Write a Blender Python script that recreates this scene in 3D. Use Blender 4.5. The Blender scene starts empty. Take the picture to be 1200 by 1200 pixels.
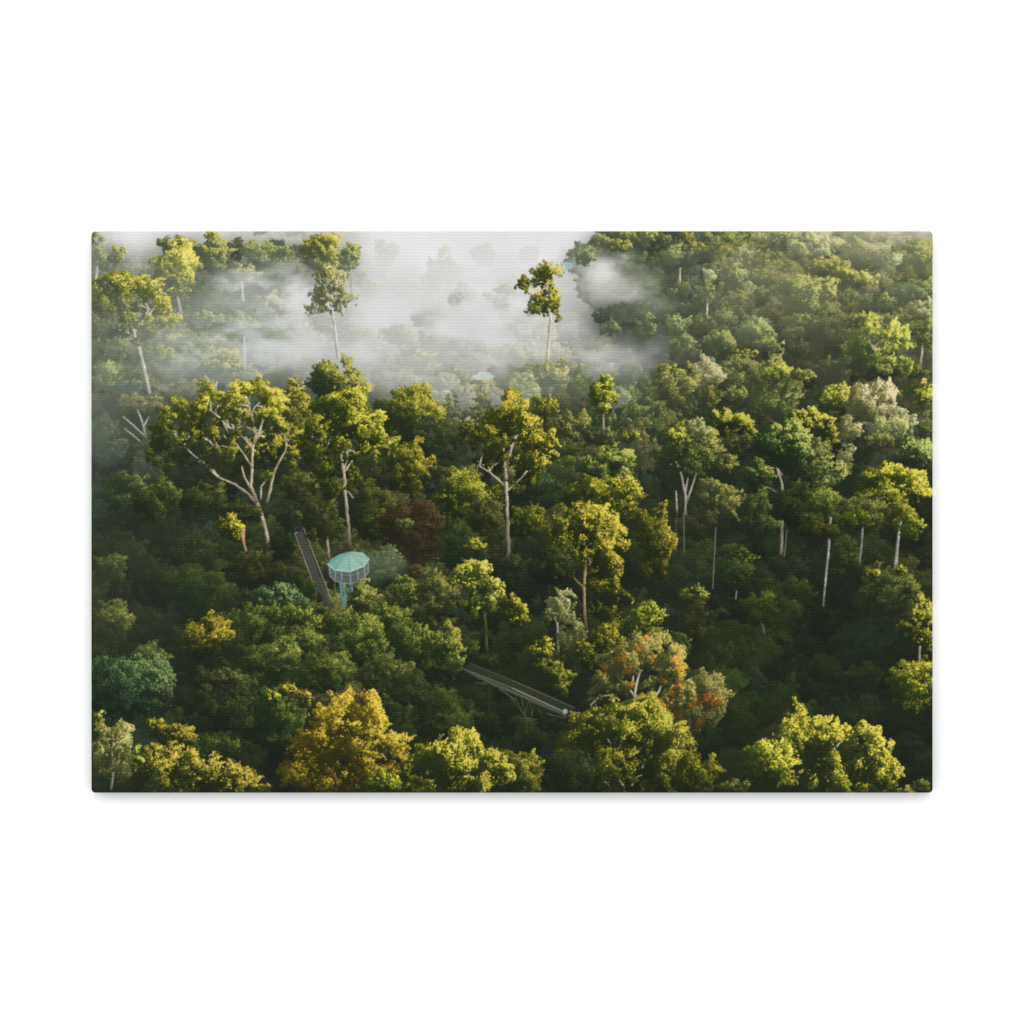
# ---------------------------------------------------------------- the printed picture
# The canvas carries a printed photograph of a rainforest.  The ink of that print is
# worked out here: every tree is scattered as leaf dabs through lobes of a crown.
import math
import numpy as np

X0, Y0, X1, Y1 = 107.0, 271.0, 1093.0, 929.0      # print edges, in image pixels, like all motif positions below
S = 2.0                                            # ink dots per image pixel, taken as a millimetre
PW, PH = int((X1 - X0) * S), int((Y1 - Y0) * S)
INK = np.zeros((PH, PW, 3), np.float32)
IDM = np.zeros((PH, PW), np.int32)                 # which printed motif an ink dot belongs to
SUN = np.array([0.68, 0.55, 0.48]); SUN /= np.linalg.norm(SUN)
AX1 = np.cross(SUN, [0, 1, 0]); AX1 /= np.linalg.norm(AX1)
AX2 = np.cross(SUN, AX1)
MOTIFS = [None]                                    # id -> (kind, label, parent id)

PAL = {
 'gold':   [(17,24,15),(62,70,22),(146,138,32),(222,204,82)],
 'bloom':  [(32,36,22),(80,82,42),(144,132,64),(208,184,106)],
 'tan':    [(34,38,24),(82,84,44),(150,142,76),(222,208,136)],
 'lime':   [(18,28,16),(64,78,24),(144,148,38),(222,212,92)],
 'green':  [(16,25,17),(46,60,27),(104,114,42),(184,178,84)],
 'dark':   [(15,21,17),(34,44,24),(64,76,34),(122,122,58)],
 'teal':   [(15,23,20),(34,49,34),(64,88,52),(134,150,94)],
 'bgreen': [(15,25,18),(38,54,29),(82,100,45),(184,184,98)],
 'olive':  [(20,25,18),(50,58,29),(104,106,46),(170,162,80)],
 'pale':   [(38,45,29),(82,88,50),(148,147,90),(214,208,156)],
 'orange': [(30,30,14),(94,86,22),(184,156,38),(234,206,84)],
 'brown':  [(22,21,16),(54,46,30),(96,78,46),(150,122,78)],
 'hill':   [(42,52,46),(84,94,62),(138,140,78),(210,202,128)],
 'rust':   [(60,36,12),(140,78,16),(206,124,34),(232,160,70)],
}
PAL = {k: np.array(v, np.float32) for k, v in PAL.items()}


def vnoise(w, h, cell, seed, octs=4):
    r = np.random.RandomState(seed)
    out = np.zeros((h, w), np.float32); amp, tot = 1.0, 0.0
    for _ in range(octs):
        gw, gh = int(w / cell) + 3, int(h / cell) + 3
        g = r.rand(gh, gw).astype(np.float32)
        ys = np.arange(h) / cell; xs = np.arange(w) / cell
        yi = ys.astype(int); xi = xs.astype(int)
        fy = (ys - yi)[:, None]; fx = (xs - xi)[None, :]
        fy = fy * fy * (3 - 2 * fy); fx = fx * fx * (3 - 2 * fx)
        a = g[yi][:, xi]; b = g[yi][:, xi + 1]; c = g[yi + 1][:, xi]; d = g[yi + 1][:, xi + 1]
        out += amp * ((a * (1 - fx) + b * fx) * (1 - fy) + (c * (1 - fx) + d * fx) * fy)
        tot += amp; amp *= 0.5; cell = max(1.0, cell / 2)
    return out / tot


def ramp(pal, t):
    t = np.clip(t, 0, 1) * 3
    i = np.minimum(t.astype(int), 2); f = (t - i)[:, None]
    return pal[i] * (1 - f) + pal[i + 1] * f


_K = {}
def kernel(r):
    r = round(max(0.5, r) * 2) / 2
    if r not in _K:
        n = int(math.ceil(r))
        yy, xx = np.mgrid[-n:n + 1, -n:n + 1]
        m = xx * xx + yy * yy <= r * r + 0.3
        _K[r] = (xx[m], yy[m])
    return _K[r]


def splat(px, py, col, r):
    """dabs of one radius, already sorted far to near (ink dots)."""
    kx, ky = kernel(r)
    ix = (np.rint(px).astype(np.int32)[:, None] + kx[None]).ravel()
    iy = (np.rint(py).astype(np.int32)[:, None] + ky[None]).ravel()
    ok = (ix >= 0) & (ix < PW) & (iy >= 0) & (iy < PH)
    c = np.repeat(col, len(kx), 0)[ok]
    INK[iy[ok], ix[ok]] = c


def to_ink(x, y):
    return (x - X0) * S, (y - Y0) * S


def id_disc(x, y, rx, ry, ident):
    cx, cy = to_ink(x, y); rx *= S; ry *= S
    a, b = max(0, int(cx - rx)), min(PW, int(cx + rx) + 2)
    c, d = max(0, int(cy - ry)), min(PH, int(cy + ry) + 2)
    if a >= b or c >= d: return
    yy, xx = np.mgrid[c:d, a:b]
    m = ((xx - cx) / rx) ** 2 + ((yy - cy) / ry) ** 2 <= 1
    IDM[c:d, a:b][m] = ident


def motif(kind, label=None, parent=0):
    MOTIFS.append((kind, label, parent)); return len(MOTIFS) - 1


def line_pts(pts, step=0.35):
    """points along a bent polyline [(x,y,width),...]"""
    out = []
    for (xa, ya, wa), (xb, yb, wb) in zip(pts[:-1], pts[1:]):
        n = max(2, int(math.hypot(xb - xa, yb - ya) / step))
        t = np.linspace(0, 1, n)[:, None]
        out.append(np.hstack([xa + (xb - xa) * t, ya + (yb - ya) * t, wa + (wb - wa) * t]))
    return np.vstack(out)


def limb_dabs(pts, rng, lit, tone, foot=0.7):
    """bark of one limb: lit on the right, in shade on the left."""
    pts = [(a, b, w * .74) for a, b, w in pts]
    p = line_pts(pts)
    s_ = np.arange(len(p)) * .35; p[:, 0] += p[:, 2] * (.11 * np.sin(s_ / rng.uniform(4, 7) + rng.rand() * 6) + .08 * np.sin(s_ / 1.7 + rng.rand() * 6))
    p[:, 2] *= 1 + .14 * np.sin(s_ / 2.3 + rng.rand() * 6)
    n_ = len(p); p[:, 2] *= 1 - .45 * np.clip((np.arange(n_) - n_ * .7) / (n_ * .3), 0, 1) * (p[-1, 2] < p[0, 2])
    u = np.linspace(-0.5, 0.5, 7)
    x = (p[:, 0:1] + p[:, 2:3] * u[None]).ravel()
    y = np.repeat(p[:, 1], 7)
    t = (0.36 + 0.66 * np.clip(u + 0.5, 0, 1) ** 0.8)
    nb = np.interp(np.arange(len(p)), np.arange(0, len(p) + 40, 17), 0.7 + 0.5 * rng.rand(len(np.arange(0, len(p) + 40, 17))))
    if abs(p[0, 1] - p[-1, 1]) > 24:                # the foot sinks into the shade of the undergrowth
        low = (p[:, 1] - p[:, 1].min()) / np.ptp(p[:, 1]); nb = nb * (1 - foot * np.clip((low - .72) / .28, 0, 1))
    t = (t[None] * nb[:, None]).ravel() * lit * (0.76 + 0.48 * rng.rand(len(x)))
    tone = np.asarray(tone, np.float32)
    dark = tone * 0.2 + np.array([8, 9, 8])
    col = dark + (tone - dark) * np.clip(t, 0, 1.15)[:, None]
    return x, y, col


def unit(rng, n):
    v = rng.normal(size=(n, 3)); return v / (np.linalg.norm(v, axis=1, keepdims=True) + 1e-9)


def tree(cx, cy, rx, ry, pal='green', lit=1.0, amb=1.0, haze=0.0, hbot=None, hcol=None,
         leaf=1.7, dens=1.0, nl=None, flat=0.0, lobes=None, lobe=1.0, limbs=(), bark=(214, 196, 176),
         blit=1.0, spots=None, label=None, kind='printed_tree', ident=None, gap=0.0, seed=0, cover=1.0, rim=0.0, foot=0.7, shade=0.36):
    """One printed tree: a crown of lobes > twigs > leaf dabs, lit from the right."""
    rng = np.random.RandomState((int(cx * 131 + cy * 977) + seed * 7919) % (2 ** 31))
    pal2 = None
    pal = PAL[pal] * (0.965 + 0.07 * rng.rand(1, 3).astype(np.float32)) * rng.uniform(.94, 1.06)
    leaf = leaf * 0.64
    if hcol is None: hcol = (196, 194, 170) if cx > 760 else (190, 196, 194)
    m = min(rx, ry); rz = 0.85 * max(m, 0.7 * rx)
    if lobes is None:
        if nl is None: nl = int(np.clip(11 + (rx * ry) ** 0.5 / 1.5, 12, 60))
        d = unit(rng, nl)
        d[:, 1] = d[:, 1] * 0.9 + 0.12; d[:, 2] = d[:, 2] * 0.9 + 0.2
        rad = rng.uniform(0.45, 0.86, nl)[:, None]
        L = d * rad * np.array([rx, ry, rz])
        L[:, 1] = np.maximum(L[:, 1], -ry * rng.uniform(0.45, 0.8, nl))
        lr = m * rng.uniform(0.17, 0.42, nl) * lobe
        k = max(1, int(round(rx / ry)))
        core = [((q + .5) / k * 2 - 1) * rx * .62 * (k > 1) for q in range(k)]
        L = np.vstack([[[c, -ry * .08, -rz * .1] for c in core], L]); lr = np.concatenate([[m * .56] * k, lr]); nl += k
    else:
        L = np.array([[a - cx, -(b - cy), rng.uniform(-.3, .6) * rz] for a, b, _ in lobes], float)
        lr = np.array([c for _, _, c in lobes], float); nl = len(lr)
    lsy = 1.0 - 0.5 * flat
    # the tree keeps light from what stands behind and below it
    ex, ey = to_ink(cx - .18 * rx, cy + .3 * ry); bx, by = rx * 1.35 * S, ry * 1.3 * S
    a0, b0, c0, d0 = max(0, int(ex - 1.6 * bx)), min(PW, int(ex + 1.6 * bx)), max(0, int(ey - 1.6 * by)), min(PH, int(ey + 1.6 * by))
    if shade and b0 > a0 and d0 > c0:
        yy, xx = np.mgrid[c0:d0, a0:b0].astype(np.float32)
        k = shade * (1 - min(1, 1.6 * haze)) * np.exp(-(((xx - ex) / bx) ** 2 + ((yy - ey) / by) ** 2) * 1.4)
        INK[c0:d0, a0:b0] = INK[c0:d0, a0:b0] * (1 - k)[..., None] + np.array([16, 20, 20], np.float32) * k[..., None]
    # crown identity (soft silhouette of the lobes)
    if ident is None and label is not None: ident = motif(kind, label)
    if ident is None: ident = BG
    for q in range(nl):
        id_disc(cx + L[q, 0], cy - L[q, 1], lr[q] * 1.12, lr[q] * 1.12 * lsy, ident)
    if lobes is None and gap == 0: id_disc(cx, cy, rx * 0.66, ry * 0.62, ident)
    # twigs on the lobes
    ns = np.maximum(6, (12 + lr * 0.75)).astype(int)
    li = np.repeat(np.arange(nl), ns); n1 = len(li)
    sd = unit(rng, n1); sd[:, 1] += 0.22; sd[:, 2] += 0.25
    sd /= np.linalg.norm(sd, axis=1, keepdims=True)
    sr = lr[li] * rng.uniform(0.2, 0.5, n1)
    sp = L[li] + sd * (lr[li] * np.where(rng.rand(n1) < .14, rng.uniform(1.0, 1.4, n1), rng.uniform(0.4, 1.06, n1)))[:, None] * np.array([1, lsy, 1])
    sj = rng.normal(0, 0.075, n1)
    keep = rng.rand(n1) > gap
    # leaves on the twigs
    q = np.maximum(3, cover * 5.2 * dens * (sr / leaf) ** 2).astype(int); q[~keep] = 0
    si = np.repeat(np.arange(n1), q); n = len(si)
    ld = unit(rng, n); ld[:, 1] += 0.15
    lp = sp[si] + ld * (sr[si] * rng.rand(n) ** 0.5)[:, None] * np.array([1.15, 0.74 * (1 - .25 * flat), 1.1])
    for wl, am in ((0.9 * m, .12 * m), (0.42 * m, .055 * m), (0.2 * m + 1, .028 * m)):     # no crown is made of balls
        kv = unit(rng, 3) * (2 * math.pi / wl); ph = rng.rand(3) * 6.28; dv = unit(rng, 3)
        lp = lp + sum(np.sin(lp @ kv[q] + ph[q])[:, None] * dv[q] for q in range(3)) * am
    ln = 0.55 * ld + 0.45 * sd[si] + 0.3 * L[li[si]] / np.array([rx, ry, rz]) + 0.28 * rng.normal(size=(n, 3))
    ln /= np.linalg.norm(ln, axis=1, keepdims=True) + 1e-9
    # light reaching each leaf through the others
    c = max(1.3, leaf * 0.9)
    a = ((lp @ AX1) / c).astype(int); b = ((lp @ AX2) / c).astype(int); dep = lp @ SUN
    a -= a.min(); b -= b.min(); key = a * (b.max() + 1) + b
    top = np.full(key.max() + 1, -1e9); np.maximum.at(top, key, dep)
    vis = np.exp(-np.maximum(0, top[key] - dep - 0.5) / (0.2 * min(m, 30) + 1.2))
    c2 = c * 2.2
    a = (lp[:, 0] / c2).astype(int); b = ((lp[:, 2] - 0.3 * lp[:, 1]) / c2).astype(int)
    a -= a.min(); b -= b.min(); key = a * (b.max() + 1) + b
    top = np.full(key.max() + 1, -1e9); np.maximum.at(top, key, lp[:, 1])
    ao = np.exp(-np.maximum(0, top[key] - lp[:, 1]) / (0.4 * ry + 1.5))
    front = np.clip(0.5 + 0.5 * lp[:, 2] / rz, 0, 1)
    ndl = np.clip(ln @ SUN, 0, 1)
    t = 1.3 * lit * vis * (0.12 + 0.84 * ndl) + amb * 0.42 * (0.15 + 0.85 * ao) * (0.35 + 0.65 * np.clip(0.5 + 0.5 * ln[:, 1], 0, 1)) * (0.45 + 0.55 * front)
    t = t * (0.68 + 0.38 * np.clip((lp[:, 1] / ry + 0.9) / 1.4, 0, 1))
    t = t * (0.86 + 0.22 * np.clip(lp[:, 0] / rx + .25 * lp[:, 1] / ry, -1, 1))
    rim = rim + .3 * lit
    if rim: t += rim * vis * np.clip(lp[:, 0] / rx, 0, 1) ** 2 * 0.4
    t = t * (1 + sj[si] * 1.6) * (1 + 0.22 * rng.normal(size=n)) + 0.012 * rng.normal(size=n)
    col = ramp(pal, t)
    if spots:                                       # flower heads
        for (sx, sy, srad) in spots:
            d2 = ((cx + lp[:, 0] - sx) ** 2 + (cy - lp[:, 1] - sy) ** 2) / (srad * 1.45) ** 2
            k = (d2 < 1) & (rng.rand(n) < 0.62 * (1 - d2))
            col[k] = ramp(PAL['rust'], t[k] * 0.9 + 0.12)
    col *= (1 + 0.05 * rng.normal(size=(n, 3)))
    z = lp[:, 2]
    x = cx + lp[:, 0]; y = cy - lp[:, 1]
    # limbs stand among the leaves
    lx, ly, lc, lz, lpz = [], [], [], [], []
    twigs = []
    if label and rx > 16 and cy < 760:                           # fine wood running up into the leaves
        for limb in limbs:
            for q in range(5):
                f = rng.uniform(.15, 1); i = min(len(limb) - 2, int(f * (len(limb) - 1))); u = rng.rand()
                bx = limb[i][0] + (limb[i + 1][0] - limb[i][0]) * u; by = limb[i][1] + (limb[i + 1][1] - limb[i][1]) * u
                if by > cy + ry * .75: continue
                an = rng.uniform(-1.1, 1.1); ln_ = rng.uniform(7, 17)
                twigs.append([(bx, by, .8), (bx + ln_ * .5 * math.sin(an * .6), by - ln_ * .5 * math.cos(an * .6), .65), (bx + ln_ * math.sin(an), by - ln_ * math.cos(an), .35)])
    for tw in twigs:
        xx, yy, cc = limb_dabs(tw, rng, blit * .9, bark, 0)
        lx.append(xx); ly.append(yy); lc.append(cc); lz.append(np.full(len(xx), rz * rng.uniform(-.1, .35)))
    tid = None
    for limb in limbs:
        xx, yy, cc = limb_dabs(limb, rng, blit * .92, bark, foot)
        lx.append(xx); ly.append(yy); lc.append(cc)
        lz.append(np.full(len(xx), rz * 0.2))
        if ident != BG:
            if tid is None: tid = motif('trunk', None, ident)
            for (px_, py_, pw_) in line_pts(limb, 1.0): id_disc(px_, py_, max(0.8, pw_ * .6), 0.9, tid)
    hz0 = haze; hz1 = haze if hbot is None else hbot
    sizes = leaf * S * 0.5 * np.clip(rng.normal(1, 0.22, n), 0.55, 1.6)
    P = [(x, y, col, z, sizes)]
    if lx:
        xx = np.concatenate(lx)
        P.append((xx, np.concatenate(ly), np.vstack(lc), np.concatenate(lz), np.full(len(xx), 0.9)))
    x = np.concatenate([p[0] for p in P]); y = np.concatenate([p[1] for p in P])
    col = np.vstack([p[2] for p in P]); z = np.concatenate([p[3] for p in P]); sizes = np.concatenate([p[4] for p in P])
    if hz0 or hz1:
        k = np.clip((y - (cy - ry)) / (2 * ry), 0, 2.2)
        h = np.clip(hz0 + (hz1 - hz0) * k, 0, 0.97)[:, None]
        col = col * (1 - h) + np.asarray(hcol, np.float32) * h
    o = np.argsort(z); x, y, col, sizes = x[o], y[o], col[o], sizes[o]
    px, py = to_ink(x, y)
    # several passes of depth, each pass one dab size class at a time keeps near leaves in front
    cls = np.clip(np.rint(sizes * 2).astype(int), 1, 12)
    nb = 10
    edges = np.linspace(0, len(x), nb + 1).astype(int)
    for e0, e1 in zip(edges[:-1], edges[1:]):
        for s in np.unique(cls[e0:e1]):
            k = cls[e0:e1] == s
            splat(px[e0:e1][k], py[e0:e1][k], col[e0:e1][k], s / 2)
    return ident


def poly(pts, col, ident=None, alpha=1.0, shade=0.0, seed=1):
    """a flat printed patch with straight edges"""
    q = np.array([to_ink(*p) for p in pts])
    a, b = max(0, int(q[:, 0].min())), min(PW, int(q[:, 0].max()) + 2)
    c, d = max(0, int(q[:, 1].min())), min(PH, int(q[:, 1].max()) + 2)
    if a >= b or c >= d: return
    acc = np.zeros((d - c, b - a), np.float32)
    for ox, oy in ((.25, .25), (.75, .25), (.25, .75), (.75, .75)):
        yy, xx = np.mgrid[c:d, a:b].astype(np.float32); xx += ox - .5; yy += oy - .5
        ins = np.zeros(acc.shape, bool); j = len(q) - 1
        for i in range(len(q)):
            xi, yi = q[i]; xj, yj = q[j]
            if yi != yj: ins ^= ((yi > yy) != (yj > yy)) & (xx < (xj - xi) * (yy - yi) / (yj - yi) + xi)
            j = i
        acc += ins * 0.25
    if ident is not None: IDM[c:d, a:b][acc > 0.4] = ident
    k = (acc * alpha)[..., None]
    cc = np.asarray(col, np.float32)
    if shade:
        cc = cc * (1 + shade * (np.random.RandomState(seed).rand(d - c, b - a, 1) - .5))
    INK[c:d, a:b] = INK[c:d, a:b] * (1 - k) + cc * k


def stroke(xa, ya, xb, yb, w, col, ident=None, alpha=1.0, wb=None):
    wb = w if wb is None else wb
    L = math.hypot(xb - xa, yb - ya) or 1; nx, ny = -(yb - ya) / L / 2, (xb - xa) / L / 2
    poly([(xa + nx * w, ya + ny * w), (xb + nx * wb, yb + ny * wb), (xb - nx * wb, yb - ny * wb), (xa - nx * w, ya - ny * w)], col, ident, alpha)


def fog(blobs, col, seed, rough=0.5, cell=60, ident=None, thr=0.6):
    """drifting mist: soft blobs broken up by turbulence"""
    yy, xx = np.mgrid[0:PH, 0:PW].astype(np.float32)
    nz = np.repeat(vnoise(PW // 2 + 1, PH, cell * S * .8, seed, 6), 2, 1)[:, :PW]; nw = vnoise(PW, PH, cell * S * .8, seed + 5, 4)
    xx = X0 + xx / S + (nw - .5) * 50; yy = Y0 + yy / S + (nz - .5) * 46
    d = np.zeros((PH, PW), np.float32)
    for (bx, by, bw, bh, a) in blobs:
        d = 1 - (1 - d) * (1 - a * np.exp(-(((xx - bx) / bw) ** 2 + ((yy - by) / bh) ** 2)))
    ns_ = np.clip((nz - .36) / .3, 0, 1); ns_ = ns_ * ns_ * (3 - 2 * ns_)
    d = np.clip(d * (1 - rough + 1.3 * rough * ns_), 0, 0.97)
    tint = np.asarray(col, np.float32)[None, None] * (0.97 + 0.07 * nw[..., None])
    INK[:] = INK * (1 - d[..., None]) + tint * d[..., None]
    if ident is not None: IDM[d > thr] = ident


BG = motif('printed_forest')
# ------------------------------------------------------------- what the print shows
REG = [  # x, y, sunlight, sky light, haze, palettes
 (130,285,.55,1.0,.45,'green hill'), (230,280,.4,1,.75,'green hill'), (330,290,.5,1,.45,'green gold'), (480,285,.5,1,.7,'hill'), (600,290,.5,1,.7,'hill'),
 (690,290,.3,.9,.2,'bgreen green hill'), (760,285,.28,.95,.2,'bgreen green'), (850,285,.95,1.3,.24,'hill green gold'), (930,290,1.1,1.3,.24,'hill hill gold'), (1000,300,.8,1.3,.30,'hill green'), (1080,290,.5,1.2,.38,'hill green'),
 (130,390,.3,1.1,.34,'bgreen green'), (200,420,.4,1.1,.38,'green hill'), (280,390,.45,1.1,.5,'hill green'), (340,380,.35,1.1,.55,'hill green'), (430,400,.45,1,.55,'hill'), (540,400,.5,1,.5,'hill'), (640,430,.5,1,.42,'hill green'),
 (720,380,.1,.8,.2,'teal bgreen'), (790,340,.15,.95,.18,'teal bgreen green'), (800,400,.25,1.25,.15,'bgreen green teal'), (860,360,.6,1.3,.2,'green hill bgreen'), (950,390,.7,1.2,.15,'green hill olive'), (1050,380,.7,1.2,.15,'green hill'),
 (740,430,.1,.8,.3,'teal'), (760,470,.65,1,.12,'green olive'), (900,450,.75,1.1,.11,'green hill olive'), (1040,470,.72,1.1,.1,'green olive hill'),
 (120,480,.15,1.0,.22,'teal green'), (140,560,.14,.9,.12,'dark teal'), (220,590,.12,.7,.06,'dark teal'), (300,560,.2,.6,.02,'dark green'),
 (420,600,.28,.65,.02,'dark olive'), (480,600,.4,.75,.02,'olive green'), (560,480,.62,1,.16,'green olive gold'), (640,500,.6,.95,.08,'green olive gold'), (540,620,.25,.7,0,'green olive'), (640,600,.25,.7,.0,'dark green olive'), (700,530,.5,.85,.05,'green olive'),
 (740,500,.35,.95,.1,'dark bgreen'), (760,600,.1,.6,.07,'dark teal'), (860,560,.15,.8,.05,'dark bgreen green'), (860,640,.1,.55,.02,'dark olive'), (960,600,.14,.6,.02,'dark bgreen'), (1060,620,.16,.6,.02,'dark olive'),
 (120,640,.08,.65,.08,'teal dark'), (200,660,.06,.6,.05,'teal dark'), (130,720,.1,.65,.10,'teal dark olive'), (220,700,.06,.6,.06,'teal dark'), (290,690,.1,.7,.03,'dark green'), (180,750,.1,.8,.08,'teal dark'), (280,760,.4,1.3,.0,'green olive'), (400,760,.45,1.3,0,'green green olive'), (480,740,.45,1.3,0,'green olive'),
 (560,740,.1,.55,0,'dark olive'), (640,700,.12,.6,0,'dark green'), (740,690,.1,.55,.03,'dark teal'), (820,720,.1,.55,.03,'dark green'), (900,720,.08,.6,0,'dark dark green'), (1000,740,.04,.45,0,'dark'), (1050,700,.1,.5,0,'dark olive'),
 (140,790,.1,.7,.03,'teal dark'), (220,800,.05,.55,.02,'dark'), (250,860,.08,.5,0,'dark'), (330,880,.05,.4,0,'dark'), (420,790,.3,1,0,'green olive'), (500,800,.22,.85,0,'dark green'), (560,830,.04,.4,0,'dark'), (620,840,.03,.35,0,'dark'), (650,780,.2,.6,0,'olive dark'),
 (860,790,.08,.6,0,'dark green'), (870,860,.06,.55,0,'dark green'), (940,800,.05,.5,0,'dark teal'), (1040,800,.03,.4,0,'dark'), (1070,890,.05,.45,0,'dark'), (850,925,.05,.4,0,'dark')]
RX = np.array([r[0] for r in REG], float); RY = np.array([r[1] for r in REG], float); RV = np.array([r[2:5] for r in REG], float)


def region(x, y, rng):
    w = 1.0 / (((RX - x) ** 2 + (RY - y) ** 2) + 200.0) ** 1.6; w /= w.sum()
    v = w @ RV; k = rng.choice(len(REG), p=w)
    return v[0], v[1], v[2], rng.choice(REG[k][5].split())


def fillers():
    rng = np.random.RandomState(11)
    y = 262.0
    while y < 950:
        f = np.clip((y - 262) / 640, 0, 1); yy0 = y
        r = 11 + 17 * f + 7 * np.clip((yy0 - 430) / 60, 0, 1)
        x = 95 + rng.rand() * r
        while x < 1108:
            xx = x + rng.uniform(-.4, .4) * r; yy = y + rng.uniform(-.45, .45) * r
            lit, amb, hz, pal = region(xx, yy, rng)
            sz = r * .95 * np.exp(rng.normal(0, .32))
            lit *= rng.choice([.45, .8, 1.0, 1.5]); 
            fl = rng.choice([0, 0, .5, .9]); gp = rng.choice([0, 0, .15, .3])
            tr = ()
            if rng.rand() < .12:
                l = sz * rng.uniform(1.2, 2.4); w = .9 + .9 * f; dx = rng.uniform(-2, 2)
                tr = ([(xx, yy + sz * .2, w * .7), (xx + dx, yy + l, w)],)
            tall = rng.choice([.9, 1.15, 1.5, 1.8]) if fl == 0 else rng.uniform(.6, .9)
            tree(xx, yy + sz * (tall - 1) * .4, sz * rng.uniform(.8, 1.2), sz * tall, pal, lit, amb * rng.uniform(.8, 1.3) * (1.2 if yy > 600 else 1), hz * .95, hz * 1.15 + .02,
                 hcol=(166, 178, 180) if x < 780 else (192, 190, 166), leaf=1.15 + .55 * f, flat=fl, limbs=tr, blit=.06 + .8 * lit, bark=(178, 172, 164), lobe=rng.uniform(.7, 1.2), gap=gp)
            x += r * rng.uniform(1.1, 1.6)
        y += r * .62


T = []      # (order, function)
def hillside():
    """the dark wooded slope right of the valley"""
    rng = np.random.RandomState(23); y = 268.
    while y < 425:
        xl = np.interp(y, [268, 280, 305, 330, 360, 400, 425], [722, 698, 672, 690, 702, 738, 790])
        x = xl + rng.rand() * 8
        while x < 1105:
            xx = x; yy = y + rng.uniform(-5, 5)
            lit, amb, hz, pal = region(xx, yy, rng); big = np.clip((xx - 830) / 120, 0, 1); sz = (rng.uniform(9, 15) + 12 * big) * np.exp(rng.normal(0, .25))
            lit *= rng.choice([.4, .8, 1.1, 1.5])
            tr = ([(xx, yy, .8), (xx + rng.uniform(-1, 1), yy + rng.uniform(20, 34), 1.1)],) if rng.rand() < .14 - .1 * big else ()
            tree(xx, yy, sz * rng.uniform(.9, 1.25), sz * rng.choice([.8, 1.1, 1.4]), pal, lit, amb * rng.uniform(.5, 1.1), hz * rng.uniform(.5, 1.1), hz * 1.2,
                 hcol=(150, 164, 172) if x < 840 else (196, 196, 176), leaf=1.25, shade=(.42 - .14 * big) * np.clip((xx - xl - 4) / 30, 0, 1), flat=rng.choice([0, 0, .6]), limbs=tr, blit=.4 + .4 * lit, bark=(190, 184, 178))
            x += rng.uniform(10, 20) * (1 + .6 * big)
        y += 9.5


def hero(z, *a, **k):
    if 166.9 < z < 170: a = a[:5] + (a[5] * 1.3, a[6] * 1.25) + a[7:]
    if z >= 140 and not k.get('lobes') and not k.get('limbs') and not k.get('flat') and a[3] > 15 and z < 172:
        a = (a[0], a[1] + a[3] * .22, a[2], a[3] * 1.25) + a[4:]                # skirts hanging down the side
    if 133 <= z < 154.9 and a[0] > 760:
        a = a[:5] + (a[5] * 1.3, a[6]) + a[7:]; k.setdefault('shade', .55); k['rim'] = k.get('rim', 0) + .35
    T.append((z, lambda: tree(*a, **k)))
    if k.get('limbs') and k.get('foot', 1) > .05 and 133 < z < 174:              # undergrowth round the foot
        x, y, w = max((p for l in k['limbs'] for p in l), key=lambda p: p[1])
        rng = np.random.RandomState(int(x * 7 + y))
        lit, amb, hz, pal = region(x, y, rng); pal = rng.choice(['olive', 'green', 'dark']); hz = min(hz, .25)
        for q in range(3):
            b = (x + rng.uniform(-9, 9), y + rng.uniform(0, 7), rng.uniform(7, 12), rng.uniform(6, 11), pal, lit * 1.3, amb, hz)
            T.append((z + .01, lambda b=b: tree(*b, leaf=1.5)))


def at(z, f): T.append((z, f))


def lim(s, w0=None, w1=None):
    """'x,y x,y ...' with widths tapering w0 -> w1"""
    p = [tuple(map(float, q.split(','))) for q in s.split()]
    n = len(p) - 1
    return [(a, b, w0 + (w1 - w0) * i / n) for i, (a, b) in enumerate(p)]


HZL = (196, 204, 212)
# ---- far hills and the mist behind everything
at(100, lambda: fog([(480,275,200,60,.93),(590,285,110,50,.95),(200,268,110,26,.85),(165,284,50,22,.75),(300,266,130,14,.8),(540,335,160,80,.8),(620,330,60,60,.8),(668,285,30,22,.6),(1000,262,40,14,.7),(1075,272,60,18,.6)], (224,222,227), 3, .22, 70, MIST, .66))
for q, (x, y, rx, ry, h) in enumerate([(452,302,16,20,.8),(520,318,20,24,.82),(566,300,18,14,.86),(596,336,16,20,.74),(578,352,10,14,.7),(482,345,22,16,.78),(545,345,14,22,.72),(505,335,12,18,.76),(440,322,14,14,.8),(618,300,16,12,.86)]):
    hero(104 + q * .1, x, y, rx, ry, 'hill', .5, 1, h, min(.96, h + .12), leaf=1.2, hcol=(216,216,220), gap=.15, shade=0)
# ---- top left
hero(110,306,266,14,12,'hill',.4,1,.6,leaf=1.2,hcol=HZL); hero(110,345,270,18,10,'hill',.3,1,.75,leaf=1.2,hcol=HZL)
hero(112,111,297,17,28,'green',.8,1.1,.22,.5,leaf=1.3,gap=.3,label='tall pale tree at the left edge of the print',limbs=[lim('114,300 112,345',2,2.2)],hcol=HZL)
hero(113,137,301,14,20,'gold',.7,1.1,.2,.4,leaf=1.3,gap=.35,nl=9,label='small thin crowned tree near the top left corner',hcol=HZL)
hero(114,206,292,22,17,'green',.7,1.1,.2,leaf=1.2); hero(115,275,292,10,17,'dark',.3,1.1,.18,leaf=1.2); hero(115.5,318,303,30,20,'teal',.1,1.1,.2,leaf=1.2); hero(115.5,262,318,28,18,'teal',.1,1,.25,.5,leaf=1.2)
hero(115.7,300,338,42,22,'teal',.14,1.1,.22,.5,leaf=1.2); hero(115.8,250,348,32,20,'bgreen',.2,1.1,.3,.5,leaf=1.2)
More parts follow.
